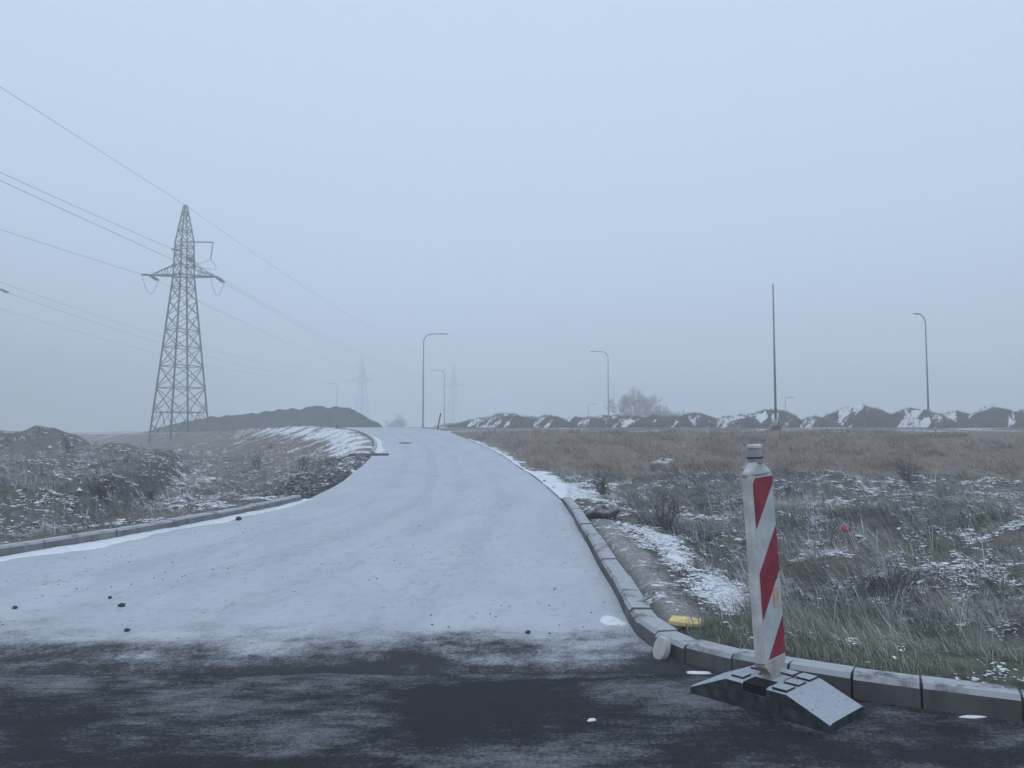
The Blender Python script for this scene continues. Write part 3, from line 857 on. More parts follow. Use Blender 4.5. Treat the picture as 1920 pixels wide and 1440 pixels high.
for p, lb in ((PY2, 'faint lattice pylon in the fog behind the double lamp posts'), (PY3, 'barely visible lattice pylon in the fog behind the dark mound'),
              (PY4, 'lattice pylon of the farther power line with its arm tip above the grassy heaps')):
    o = link_mesh('pylon', FAR_PY); o.location = p
    tag(o, lb, 'pylon', None)
def wire(a, b, sag, label, r=.019, group='power lines'):
    mb = MB(); mb.tube(parab(a, b, sag, 40), r, 5); o = mb.build('power_cable', M['wire'], None, True)
    tag(o, label, 'cable', group)
NEAR_END = 138.0
top = Vector((0, 0, PH + .05))
def near_wire(p, sag, L, label):
    # the span runs on past the camera; it is built as far as the haze reaches
    e = p + LINE_N * L
    full = parab(p, e, sag, 80)
    pts = [q for q in full if q.y > -50]
    mb = MB(); mb.tube(pts, .019, 5); o = mb.build('power_cable', M['wire'], None, True)
    tag(o, label, 'cable', 'power lines')
near_wire(PY1 + top, .75, 200, 'thin earth wire rising from the pylon peak over the field')
near_wire(PY1 + ins_end(LEFT_TIP, LINE_N), 2.6, 200, 'near span of power cable from the pylon\'s left arm tip')
near_wire(PY1 + ins_end(RIGHT_TIP, LINE_N), .9, 200, 'near span of power cable from the pylon\'s right arm tip')
near_wire(PY1 + ins_end(UP_N, LINE_N), 1.9, 200, 'near span of power cable held above the pylon\'s cross arm')
wire(PY1 + top, PY2 + top, 3.0, 'thin earth wire running from the pylon peak into the fog')
for (nm, pn, pf), sg in zip(PHASES, (3.6, 3.6, 3.6)):
    wire(PY1 + ins_end(pf, LINE_F), PY2 + ins_end(pn, LINE_N), sg, {'left': 'far span of power cable from the pylon\'s left arm into the fog', 'right': 'far span of power cable from the pylon\'s right arm into the fog', 'upper': 'far span of power cable from above the cross arm into the fog'}[nm])
for (nm, pn, pf) in PHASES:
    wire(PY4 + ins_end(pf, LINE_F), PY3 + ins_end(pn, LINE_N), 3.4, {'left': 'lowest faint cable of the farther power line', 'right': 'middle faint cable of the farther power line', 'upper': 'topmost faint cable of the farther power line'}[nm], .019, 'cables of the farther line')

# ------------------------------------------------------------------ street lamps
def lamp(px, py_top, py_ref, d, arm, label, H=None, base=False, r0=.085, parts=True, zbase=None):
    """arm: (dx, dy) of the bracket; the pole stands at depth d"""
    g = at(px, HORIZON, d); x, y = g.x, d
    zt = at(px, py_top, d).z
    zb = float(ground_z(x, y)) if zbase is None else zbase
    H = zt - zb
    root = empty('street_lamp', (x, y, zb)); tag(root, label, 'street lamp')
    if arm is None:                                         # a mast still waiting for its lamp
        mb = MB(); mb.tube([(0, 0, -.35), (0, 0, H * .5), (0, 0, H)], [r0, r0 * .70, r0 * .45], 10); mb.build('pole', M['pole'], root, True)
        mb = MB(); mb.lathe([(r0 * .5, H - .03), (r0 * .5, H + .01)], 10); mb.build('top_cap', M['pole'], root)
        return root
    al = math.hypot(*arm); u = Vector((arm[0] / al, arm[1] / al, 0)); rb = min(.85, H * .1)
    mb = MB(); mb.tube([(0, 0, -.35), (0, 0, H * .5), (0, 0, H - rb)], [r0, r0 * .72, r0 * .52], 10); mb.build('pole', M['pole'], root, True)
    pts = [Vector((0, 0, H - rb)) + u * (rb * (1 - math.cos(a))) + Vector((0, 0, rb * math.sin(a))) for a in np.linspace(0, math.radians(84), 8)]
    pts.append(pts[-1] + u * (al - rb) + Vector((0, 0, (al - rb) * .03)))
    mb = MB(); mb.tube(pts, [r0 * .52] * 8 + [r0 * .42], 8); mb.build('bracket_arm', M['pole'], root, True)
    e = pts[-1]; X = u; Y = Vector((0, 0, 1)).cross(u)
    mt = Matrix((X, Y, Vector((0, 0, 1)))).transposed().to_4x4(); mt.translation = e
    hd = MB(); s = .75
    hd.add([mt @ Vector(q) for q in ((-.12, -.05, -.03), (-.12, .05, -.03), (-.12, .05, .04), (-.12, -.05, .04),
                                     (.12, -.13, -.05), (.12, .13, -.05), (.12, .11, .05), (.12, -.11, .05),
                                     (s, -.10, -.04), (s, .10, -.04), (s, .08, .015), (s, -.08, .015))],
           [(3, 2, 1, 0), (0, 1, 5, 4), (1, 2, 6, 5), (2, 3, 7, 6), (3, 0, 4, 7), (4, 5, 9, 8), (5, 6, 10, 9), (6, 7, 11, 10), (7, 4, 8, 11), (8, 9, 10, 11)])
    hd.build('lamp_head', M['pole'], root)
    mb = MB(); mb.lathe([(r0 * 2.0, -.3), (r0 * 2.0, .04), (r0 * 1.25, .07), (r0 * 1.2, .5)], 10); mb.build('base_sleeve', M['pole'], root)
    return root
L1 = lamp(1455, 533, 800, 49.0, None, 'tall bare lamp mast with wrapped foot at the rim of the brown bank')
mb = MB(); lump(mb, (0, 0, .1), (.36, .34, .5), 12, .8); mb.build('wrapped_foot', M['clod'], L1)
mb = MB(); mb.tube([(0, 0, .1), (.01, 0, .75)], [.17, .13], 9); mb.build('foot_wrap', M['lens'], L1, True)
lamp(793, 626, 800, 76, (1.75, .2), 'street lamp with arm to the side of the leaning black pipe, beyond the crest')
lamp(833, 694, 800, 124, (-1.5, .2), 'fainter street lamp in front of the foggy pylon, arm turned away from it')
lamp(631, 719, 800, 156, (-1.5, .2), 'very faint street lamp rising behind the dark mound')
lamp(1141, 659, 800, 94, (-1.5, .1), 'street lamp beside the bare tree, behind the soil heaps')
lamp(1742, 590, 800, 64, (-.75, -.4), 'street lamp with short bent arm behind the largest soil heaps')
lamp(1104, 757, 800, 132, (.75, .1), 'small low lamp between the tall lamp and the heaps', r0=.07)
lamp(1474, 745, 800, 110, (.6, .1), 'small low lamp showing just behind the wrapped lamp pole', r0=.07)

# ------------------------------------------------------------------ soil heaps on the plateau
BL_POS, BL_DIR = [], []
def blades_mesh(name, P, L, W, heading, lean, colr, curl=0.5):
    """P (n,3) roots; ribbons of two segments bent along heading"""
    n = len(P)
    hx, hy = np.cos(heading), np.sin(heading)
    wa = RNG.uniform(0, 2 * np.pi, n); wx, wy = np.cos(wa), np.sin(wa)
    s1 = np.sin(lean * 0.6); c1 = np.cos(lean * 0.6); s2 = np.sin(np.minimum(lean * (1 + curl), 1.75)); c2 = np.cos(np.minimum(lean * (1 + curl), 1.75))
    mid = P + np.stack([hx * s1, hy * s1, c1], 1) * (L * .5)[:, None]
    tip = mid + np.stack([hx * s2, hy * s2, c2], 1) * (L * .5)[:, None]
    w = np.stack([wx, wy, 0 * wx], 1) * (W * .5)[:, None]
    V = np.stack([P - w, P + w, mid - w * .8, mid + w * .8, tip], 1).reshape(-1, 3)
    b = np.arange(n) * 5
    Q = np.stack([b, b + 1, b + 3, b + 2], 1); T = np.stack([b + 2, b + 3, b + 4], 1)
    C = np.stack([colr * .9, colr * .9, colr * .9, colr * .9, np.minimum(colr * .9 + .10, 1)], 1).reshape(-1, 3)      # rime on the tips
    return fast_mesh(name, V, [Q, T], M['blade'], False, {'Col': C})
GREY = np.array([.375, .385, .355]); STRAW = np.array([.42, .36, .28]); BROWN = np.array([.355, .285, .222]); GREEN = np.array([.165, .20, .138]); DARK = np.array([.12, .11, .105]); FROST = np.array([.58, .60, .63])
HEAPS = [(862, 40, 796), (903, 44, 784), (948, 47, 775), (988, 40, 781), (1030, 42, 781), (1078, 40, 783), (1108, 34, 784), (1143, 40, 779), (1185, 38, 781),
         (1226, 38, 779), (1264, 36, 779), (1305, 48, 775), (1382, 48, 779), (1447, 60, 767), (1532, 36, 783), (1612, 66, 762), (1718, 62, 767), (1795, 46, 773), (1866, 72, 765), (1935, 52, 769), (2030, 66, 764)]
HEAP_LABEL = ['low end heap of the soil row, behind the leaning black pipe', 'sloping soil heap next to the low end of the row', 'rounded soil heap, highest at the road end of the row',
              'soil heap leaning against the highest one at the road end', 'flat-crowned soil heap between the road-end heaps and the small low lamp', 'small soil heap just before the small low lamp',
              'little soil heap in front of the small low lamp', 'soil heap in front of the tall lamp beside the bare tree', 'soil heap in front of the rounded bare tree', 'soil heap between the rounded and the spreading bare tree',
              'soil heap in front of the spreading bare tree', 'large rounded heap ending the snowy run of small heaps past the trees', 'snowy heap beside the heap that carries the wrapped lamp pole',
              'broad heap directly behind the wrapped lamp pole', 'low small heap between the wrapped pole and the tallest heap', 'tallest and broadest soil heap of the row, nearly free of snow',
              'broad heap in front of the lamp with short bent arm', 'narrow heap beside the one under the bent-arm lamp', 'wide heap with large snow patches past the bent-arm lamp', 'soil heap adjoining the wide snow-patched one', 'last soil heap of the row, past the snow-patched ones']
for i, (px, hw, ty) in enumerate(HEAPS):
    d = 57.5 + (0.5 if i % 2 else -0.4)
    c = at(px, HORIZON, d); zb = float(ground_z(c.x, d)); ztop = at(px, ty, d).z
    a = hw * d / F_PX * 1.28; b = max(1.5, min(2.6, a * 1.05)); h = ztop - zb
    seed = 100 + i; nr, na = 16, 40
    rr = np.linspace(0, 1, nr + 1); aa = np.linspace(0, 2 * np.pi, na, endpoint=False)
    Rr, Aa = np.meshgrid(rr, aa, indexing='ij')
    def heap_z(X, Y):
        q = np.clip(np.hypot(X / a, Y / b), 0, 1.05)
        z = h * (1 - q ** 1.75) * (1 + .10 * fbm(X * .8 + seed, Y * .8, 2, i)) + .16 * fbm(X * 1.3 + 3 * seed, Y * 1.3, 3, 2) * (1 - q ** 3)
        return np.where(q >= 1, -.25, z)
    wob = 1 + .10 * np.sin(2 * Aa + seed) + .06 * np.sin(3 * Aa + 2 * seed)
    X, Y = a * Rr * np.cos(Aa) * wob, b * Rr * np.sin(Aa) * wob
    q = Rr
    Z = h * (1 - q ** 1.75) + .22 * fbm(X * .8 + 3 * seed, Y * .8, 4, 2) * (1 - q ** 3) * min(1, h)
    Z = Z - .30 * sstep(.9, 1, q)
    V = np.stack([X, Y, Z], -1).reshape(-1, 3); id_ = np.arange((nr + 1) * na).reshape(nr + 1, na)
    Q = np.stack([id_[:-1], np.roll(id_[:-1], -1, 1), np.roll(id_[1:], -1, 1), id_[1:]], -1).reshape(-1, 4)[:, ::-1]
    root = empty('soil_heap', (c.x, d, zb))
    tag(root, HEAP_LABEL[i], 'soil heap', 'row of soil heaps')
    link_mesh('heap_body', fast_mesh('heap_body', V, [Q], M['heap'], True), root)
    # short dead grass growing on it
    nb = 1500
    ri = np.sqrt(RNG.uniform(0, .9, nb)); ai = RNG.uniform(0, 2 * np.pi, nb)
    fi = ri * nr; i0 = np.minimum(fi.astype(int), nr - 1); ft = (fi - i0)[:, None]
    ja = ai / (2 * np.pi) * na; j0 = ja.astype(int) % na
    G = V.reshape(nr + 1, na, 3); B = G[i0, j0] * (1 - ft) + G[i0 + 1, j0] * ft
    keep = RNG.random(nb) < np.clip(.6 + 1.6 * fbm(B[:, 0] * .9 + seed, B[:, 2] * 1.2 + B[:, 1] * .5, 3, 70), .05, 1)
    B = B[keep]; n = len(B)
    cc = GREY * RNG.uniform(.35, .85, n)[:, None] + STRAW * RNG.uniform(0, .2, n)[:, None]
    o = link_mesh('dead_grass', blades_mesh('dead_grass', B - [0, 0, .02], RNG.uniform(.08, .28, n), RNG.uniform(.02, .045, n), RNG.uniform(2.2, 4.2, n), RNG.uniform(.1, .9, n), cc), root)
    tag(o, kind='stuff')

# ------------------------------------------------------------------ dark mound beyond the bend
MP = [(736, 806), (720, 802), (690, 783), (662, 766), (640, 763), (615, 764), (592, 760), (570, 765), (520, 769), (480, 774), (430, 779), (390, 782), (340, 791), (300, 801), (262, 813)]
pp = np.array(MP, float); o_ = np.argsort(pp[:, 0]); pp = pp[o_]
us = np.linspace(262, 736, 130); vs_ = np.interp(us, pp[:, 0], pp[:, 1])
V = []; rows_ = 23
for k, (u, v) in enumerate(zip(us, vs_)):
    d = 76 + (736 - u) / 474 * 34
    c = at(u, v, d)
    zb = max(.2, 1.25 - (d - 76) * .018)
    h = max(.02, c.z + .06 * math.sin(k * .9) - zb)
    nxm, nym = (0.60, -0.80)                                # towards the road
    for j in range(rows_):
        t = -1 + 2 * j / (rows_ - 1)
        half = 1.2 + h * 1.55
        q = abs(t)
        zz = zb - .4 + (h + .4) * (1 - q ** 1.25) 
        x, y = c.x - nxm * t * half, d - nym * t * half
        zz += .45 * float(fbm(np.array(x * .42), np.array(y * .42), 5, 77)) * min(1, h / 2) * (1 if q > .12 else .4)
        V.append((x, y, zz))
V = np.array(V); id_ = np.arange(len(V)).reshape(len(us), rows_)
Q = np.stack([id_[:-1, :-1], id_[:-1, 1:], id_[1:, 1:], id_[1:, :-1]], -1).reshape(-1, 4)
tag(link_mesh('earth_mound', fast_mesh('earth_mound', V, [Q], M['mound'], True)), 'long dark bare earth mound behind the bend of the side road', 'mound')

# ------------------------------------------------------------------ bare trees and shrubs
def tree(name, x, y, H, W, label, seed, stems=1, cat='tree', group=None, levels=5, thick=1.0, mat='bark', zb=None):
    R = random.Random(seed)
    zb = float(ground_z(x, y)) if zb is None else zb
    root = empty(name, (x, y, zb)); tag(root, label, cat, group)
    trunk, crown = MB(), MB()
    def grow(p, d, L, r, lv):
        pts = [p]; rad = [r]; q = p; dd = d.copy()
        for k in range(3):
            dd = (dd + Vector((R.uniform(-.16, .16), R.uniform(-.16, .16), R.uniform(-.02, .14)))).normalized()
            q = q + dd * (L / 3); pts.append(q); rad.append(r * (1 - .45 * (k + 1) / 3))
        (trunk if lv == levels else crown).tube(pts, rad, 5 if lv > 3 else 3, False)
        if lv <= 1: return
        nb = 3 if lv > 2 else 4
        for k in range(nb + R.randint(0, 1)):
            f = R.uniform(.35, 1.0) if k else 1.0
            i = min(2, int(f * 3)); s = pts[i].lerp(pts[i + 1], f * 3 - i)
            ax = Vector((R.gauss(0, 1), R.gauss(0, 1), R.gauss(0, .5))).normalized()
            spread = R.uniform(.35, .85) if k else R.uniform(.05, .3)
            nd = (dd + ax * spread * (W / H) * 1.2).normalized()
            grow(s, nd, L * R.uniform(.58, .82), max(r * .55, .010 * thick), lv - 1)
    for s in range(stems):
        a = R.uniform(0, 6.28); sp = .0 if stems == 1 else R.uniform(.25, .75)
        d = Vector((math.cos(a) * sp * W / H, math.sin(a) * sp * W / H, 1)).normalized()
        grow(Vector((math.cos(a) * .12 * stems ** .5, math.sin(a) * .12 * stems ** .5, -.15)), d, H * .34, H * .018 * thick / stems ** .35, levels)
    trunk.build('trunk' if stems == 1 else 'stems', M[mat], root); crown.build('branches', M[mat], root)
    return root
p = at(1190, HORIZON, 128); tree('bare_tree', p.x, 128, 7.2, 7.4, 'bare rounded tree behind the soil heaps, larger of the pair', 3, 6, levels=6, thick=1.5)
p = at(1246, HORIZON, 136); tree('bare_tree', p.x, 136, 5.6, 8.0, 'lower spreading bare tree beside the rounded one behind the heaps', 9, 7, levels=6, thick=1.5)
p = at(1168, HORIZON, 134); tree('bare_shrub', p.x, 134, 4.0, 4.5, 'small bare shrub at the foot of the rounded tree', 19, 4, 'shrub', levels=5, thick=1.8)
p = at(757, HORIZON, 175); tree('bare_shrub', p.x, 175, 4.8, 7.5, 'pale bare shrub in the fog between the mound and the lamp beyond the crest', 5, 6, 'shrub', levels=5, thick=2.2)
p = at(737, HORIZON, 182); tree('bare_shrub', p.x, 182, 3.4, 6, 'lower foggy bare shrub close to the end of the dark mound', 6, 5, 'shrub', levels=5, thick=2.2)

# ------------------------------------------------------------------ striped guide beacon on its rubber base
BASE_C = Vector((1.252, 3.765, 0)); U = Vector((.677, -.736, 0)); Wd = Vector((.736, .677, 0))
MT = Matrix((U, Wd, Vector((0, 0, 1)))).transposed().to_4x4(); MT.translation = BASE_C
rootb = empty('beacon_base', BASE_C); tag(rootb, 'black rubber foot plate with frosted top, lying on the asphalt by the kerb', 'base plate')
rootb.matrix_world = MT
LB, WB, HB = .355, .168, .115
def base_body():
    mb = MB()
    # side profile: long ramps at both ends, flat top; the carrying recess is dark blocks, not cut in
    prof = [(-LB, -0.003), (-LB, .028), (-.155, HB), (.155, HB), (LB, .034), (LB, -0.003)]
    n = len(prof)
    V = [(u, -WB, z) for u, z in prof] + [(u, -WB + .022, z + (.006 if 0 < i < 5 else 0)) for i, (u, z) in enumerate(prof)] + [(u, WB - .022, z + (.006 if 0 < i < 5 else 0)) for i, (u, z) in enumerate(prof)] + [(u, WB, z) for u, z in prof]
    Fc = [tuple(range(n))[::-1][::-1], tuple(range(3 * n, 4 * n))[::-1]]
    for r in range(3):
        for k in range(n): Fc.append((r * n + k, (r + 1) * n + k, (r + 1) * n + (k + 1) % n, r * n + (k + 1) % n))
    mb.add(V, Fc)
    return mb
base_body().build('plate_body', M['rubber'], rootb)
for u0, u1, v0, v1 in ((-.150, -.085, -.13, -.055), (-.150, -.085, .045, .125), (.075, .150, -.155, -.075), (.075, .150, -.045, .03), (.075, .150, .065, .145), (-.060, .060, .075, .14)):
    mb = MB(); mb.box((u0 + .004, v0, HB + .003), (u1, v1, HB + .016)); mb.build('raised_pad', M['rubber'], rootb)
for u0, u1, v0, v1 in ((-.06, .055, -.1705, -.06), (-.072, -.06, -.01, .06), (.062, .07, -.01, .08)):
    mb = MB(); mb.box((u0, v0, HB - .07), (u1, v1, HB + .0095)); mb.build('grip_recess_shade', M['rubber_slot_shade'], rootb)  # solid blocks, nothing hollow; their dark colour paints the recess shade
mb = MB(); mb.box((-.062, -.172, HB - .085), (.058, -.160, HB - .035)); mb.build('grip_lip', M['rubber'], rootb)

lean = math.radians(3.0)
rootp = empty('guide_beacon', BASE_C + Vector((0, 0, HB)))
tag(rootp, 'red and white striped guide beacon with lamp stub, standing by the kerb', 'beacon')
BM = MT.copy(); BM.translation = BASE_C + Vector((-.005, .01, HB)) 
BM = BM @ Matrix.Rotation(math.radians(2.6), 4, 'X') @ Matrix.Rotation(math.radians(-2.0), 4, 'Y')
rootp.matrix_world = BM
# local x is the panel normal, local y the panel width
PW, PT, Z0, Z1 = .108, .029, .095, .975
mb = MB()
sec = [(-PT, -PW + .02), (-PT, PW - .02), (-PT + .012, PW - .004), (PT - .012, PW - .004), (PT, PW - .012), (PT, -PW + .012), (PT - .012, -PW), (-PT + .012, -PW)]
mb.prism(sec, Matrix.Translation((0, 0, Z0)) @ Matrix.Diagonal((1, 1, Z1 - Z0, 1)))
mb.build('panel', M['white_plastic'], rootp)
mb = MB(); mb.prism([(-PW + .012, Z0 + .01), (PW - .014, Z0 + .01), (PW - .014, Z1 - .01), (-PW + .012, Z1 - .01)],
                    Matrix(((0, 0, .003, PT - .001), (1, 0, 0, 0), (0, 1, 0, 0), (0, 0, 0, 1))))
mb.build('reflective_sheet', M['white_sheet'], rootp)
def clip_poly(poly, zlo, zhi):
    def cut(P, f):
        out = []
        for i in range(len(P)):
            a, b = P[i], P[(i + 1) % len(P)]; fa, fb = f(a), f(b)
            if fa >= 0: out.append(a)
            if fa * fb < 0: t = fa / (fa - fb); out.append((a[0] + (b[0] - a[0]) * t, a[1] + (b[1] - a[1]) * t))
        return out
    return cut(cut(poly, lambda p: p[1] - zlo), lambda p: zhi - p[1])
y0, y1 = -PW + .016, PW - .018; per, band, rise = .435, .215, .205
top_r = Z1 - .012
for k in range(4):
    zr = top_r + .16 - per * k                             # upper limit at the right side
    if k: zr = top_r - .245 - per * (k - 1)
    else: zr = top_r + .18
    poly = [(y1, zr), (y0, zr - rise), (y0, zr - rise - band), (y1, zr - band)]
    poly = clip_poly(poly, Z0 + .012, top_r)
    if len(poly) < 3: continue
    mb = MB(); mb.prism(poly, Matrix(((0, 0, .002, PT + .0025), (1, 0, 0, 0), (0, 1, 0, 0), (0, 0, 0, 1)))); mb.build('red_stripe', M['red_sheet'], rootp)
mb = MB(); mb.prism([(.015, .335), (.062, .335), (.062, .425), (.015, .425)], Matrix(((0, 0, .002, PT + .0035), (1, 0, 0, 0), (0, 1, 0, 0), (0, 0, 0, 1)))); mb.build('sticker', M['sticker'], rootp)
mb = MB(); mb.prism([(-.02, .462), (.07, .468), (.07, .473), (-.02, .467)], Matrix(((0, 0, .002, PT + .0035), (1, 0, 0, 0), (0, 1, 0, 0), (0, 0, 0, 1)))); mb.build('scratch_mark', M['iron'], rootp)
mb = MB()
fo = [(.030, .062), (.036, .10), (.026, .03), (.022, -.02)]
V = []
for z, hx, hy in ((-.04, .024, .035), (.03, .026, .045), (.075, .030, .095), (Z0 + .002, PT - .002, PW - .010)):
    V += [(-hx, -hy, z), (hx, -hy, z), (hx, hy, z), (-hx, hy, z)]
Fc = [(3, 2, 1, 0), (12, 13, 14, 15)]
for i in range(3):
    for k in range(4): Fc.append((i * 4 + k, i * 4 + (k + 1) % 4, (i + 1) * 4 + (k + 1) % 4, (i + 1) * 4 + k))
mb.add(V, Fc); mb.build('foot_peg', M['beige'], rootp)
# shoulder, lamp stub and cap
mb = MB(); V = []; n = 20
for z, sx, sy in ((Z1 - .004, 1.06, 1.03), (Z1 + .012, 1.06, 1.03), (Z1 + .022, .98, .86), (Z1 + .042, .95, .55), (Z1 + .060, .92, .36)):
    for k in range(n):
        a = 2 * math.pi * k / n
        c, s = math.cos(a), math.sin(a)
        V.append((PT * sx * math.copysign(abs(c) ** .6, c), PW * sy * math.copysign(abs(s) ** .6, s), z))
Fc = [tuple(range(n))[::-1], tuple(range(4 * n, 5 * n))]
for i in range(4):
    for k in range(n): Fc.append((i * n + k, i * n + (k + 1) % n, (i + 1) * n + (k + 1) % n, (i + 1) * n + k))
mb.add(V, Fc); mb.build('shoulder_cap', M['white_plastic'], rootp, True)
mb = MB(); mb.lathe([(.036, Z1 + .055), (.038, Z1 + .075), (.033, Z1 + .082), (.033, Z1 + .125), (.036, Z1 + .13)], 16); mb.build('lamp_stub', M['lens'], rootp)
mb = MB(); mb.lathe([(.037, Z1 + .129), (.037, Z1 + .141), (.031, Z1 + .147)], 16); mb.build('stub_cap', M['white_plastic'], rootp)
mb = MB(); mb.lathe([(.040, Z1 + .078), (.040, Z1 + .086)], 16); mb.build('stub_ring', M['iron'], rootp)

# ------------------------------------------------------------------ small things lying about
g = gpt(1285, 1168, .10); zz = float(ground_z(g.x, g.y))
mb = MB(); rr_ = random.Random(4); pts = [(-.095, -.05), (.02, -.062), (.10, -.035), (.092, .05), (-.01, .058), (-.088, .045)]
mb.prism(pts, Matrix.Translation((0, 0, 0)) @ Matrix.Diagonal((1, 1, .022, 1)))
o = mb.build('foam_block', M['yellow']); o.location = (g.x, g.y, zz + .02); o.rotation_euler = (.12, .05, -.35)
tag(o, 'yellow foam block lying on the grass behind the kerb corner', 'foam block')
g = gpt(1242, 1216, .06); mb = MB()
mb.lathe([(.050, -.03), (.055, -.024), (.055, .018), (.049, .024)], 24)
o = mb.build('concrete_plug', M['concrete']); o.location = (g.x - .005, g.y + .005, .058); o.scale = (.92, 1.25, .8); o.rotation_euler = (math.radians(70), 0, math.radians(-58))
tag(o, 'pale round concrete plug leaning on the kerb corner', 'concrete plug')
def first_hit(px, py, d0=4, d1=120):
    prev = None
    for d in np.arange(d0, d1, .05):
        p = at(px, py, d)
        if p.z <= float(ground_z(p.x, p.y)): return p
    return at(px, py, d1)
g = first_hit(1578, 1012); mb = MB(); mb.lathe([(.0, 0), (.05, 0), (.055, .05), (.05, .11), (.02, .115)], 12)
o = mb.build('litter_can', M['red_litter'], None, True); o.location = (g.x, g.y, float(ground_z(g.x, g.y)) + .11); o.scale = (.75, .75, .9); o.rotation_euler = (1.5, .2, 1.2)
tag(o, 'small crushed red can caught in the dead grass', 'litter')
g = first_hit(541, 899); mb = MB()
mb.lathe([(.115, -.55), (.115, .08), (.125, .08), (.125, .14), (.10, .14), (.10, -.2), (0.001, -.22)], 20)
o = mb.build('drain_pipe', M['white_plastic'], None, True); o.location = (g.x, g.y, float(ground_z(g.x, g.y)) + .09); o.rotation_euler = (math.radians(82), 0, math.radians(-25))
tag(o, 'white plastic drain pipe end poking out of the dug soil', 'pipe')
b0 = at(818, 807, 50.2); zz = float(ground_z(b0.x, 50.2)); tpx = at(826, 775, 50.2)
mb = MB(); mb.tube([(0, 0, -.3), (tpx.x - b0.x, .1, tpx.z - zz)], .045, 10); o = mb.build('leaning_pipe', M['black']); o.location = (b0.x, 50.2, zz)
tag(o, 'black pipe stuck in the verge at the crest, leaning', 'pipe')
for k, (px, py, d, hh) in enumerate(((631.5, 813, 50.0, .27), (636.5, 813, 50.2, .19))):
    p = at(px, py, d); zz = float(ground_z(p.x, d)); mb = MB(); mb.box((-.06, -.06, -.2), (.06, .06, hh)); o = mb.build('survey_stake', M['plank']); o.location = (p.x, d, zz); o.rotation_euler = (.1, .05 * k, .3)
    tag(o, ('taller', 'shorter')[k] + ' of two dark stakes in the snow outside the kerb bend', 'stake', 'pair of dark stakes')
P_ = []; g = at(760, 832, 40.6); mb = MB(); mb.lathe([(.34, -.02), (.34, .012), (.30, .014), (.30, .008), (.0, .010)], 28)
o = mb.build('manhole_cover', M['iron'], None, False); o.location = (g.x, 40.6, float(road_z(40.6)) + .008); o.rotation_euler = (math.atan(.07), 0, 0)
tag(o, 'dark round manhole cover in the snowy side road', 'manhole cover')
g = at(690, 857, 34.3); mb = MB(); mb.box((-.95, -.28, -.02), (.75, .28, .075)); o = mb.build('plank', M['plank']); o.location = (xl(34.4) - .05, 34.4, float(road_z(34.4)) + .015); o.rotation_euler = (0, 0, .10)
tag(o, 'dark wet board lying across the road edge where the upper kerb begins', 'board')
for i, (px, py, r, lb) in enumerate(((228, 1134, 0.0182, 'dark clod of dirt on the snowy road, larger of a pair'), (206, 1119, 0.0126, 'smaller dark clod of dirt beside the larger one on the snowy road'),
                                 (28, 1138, 0.0140, 'dark clod of dirt near the left kerb foot on the snowy road'), (990, 1184, 0.0126, 'dark clod of dirt alone near the worn edge of the snow'),
                                 (238, 1180, .013, 'small dark clod on the snow just above the worn asphalt'), (447, 973, 0.0385, 'dark clod of soil at the foot of the left kerb'))):
    g = gpt(px, py, .02); mb = MB(); lump(mb, (0, 0, 0), (r * 1.3, r, r), 70 + i, .8, 10, 6)
    o = mb.build('dirt_clod', M['grit']); o.location = (g.x, g.y, .012 + r * .25); tag(o, lb, 'clod')
for i, (px, py, r, lb) in enumerate(((1243, 872, .34, 'rounded boulder with a snow cap at the foot of the brown bank'), (1412, 880, .36, 'frosted hummocky boulder at the foot of the brown bank'), (1132, 966, .15, 'dark stone half sunk in dead grass by the kerb end'))):
    g = first_hit(px, py + 6); mb = MB(); lump(mb, (0, 0, 0), (r * 1.25, r, r), 80 + i, .75, 16, 10)
    o = mb.build('boulder', M['stone' if i < 2 else 'clod'], None, True); o.location = (g.x, g.y, float(ground_z(g.x, g.y)) + r * .25); tag(o, lb, 'boulder')
# clods of dug soil along the left road edge
mb = MB(); R = random.Random(21); n = 0
while n < 900:
    y = R.uniform(14.3, 34.5); dd = abs(R.gauss(0, 1.3)) + .15
    x = float(xl(y)) - dd
    if R.random() > math.exp(-((dd - .8) / 1.6) ** 2): continue
    r = R.uniform(.015, .075) * (1 + 1.1 * (R.random() < .08)); z = float(ground_z(x, y))
    lump(mb, (x, y, z + r * .15), (r * R.uniform(1, 1.6), r * R.uniform(.8, 1.3), r), R.randint(0, 9999), .75, 6, 4); n += 1
tag(mb.build('soil_clods', M['clod']), 'broken dark soil clods along the left road edge', 'soil', kind='stuff')
mb = MB(); n = 0
while n < 260:
    y = 4.6 + 9.5 * R.random() ** 1.4; x = R.uniform(float(xl(y)) + .1, float(xr(y)) - .05)
    if pnoise(np.array(x * .7), np.array(y * .5), 91) < .05: continue
    r = R.uniform(.002, .007); lump(mb, (x, y, .010), (r * 1.4, r, r), R.randint(0, 9999), .6, 5, 3); n += 1
tag(mb.build('road_grit', M['grit']), 'scattered dirt crumbs on the snow of the side road', 'grit', kind='stuff')

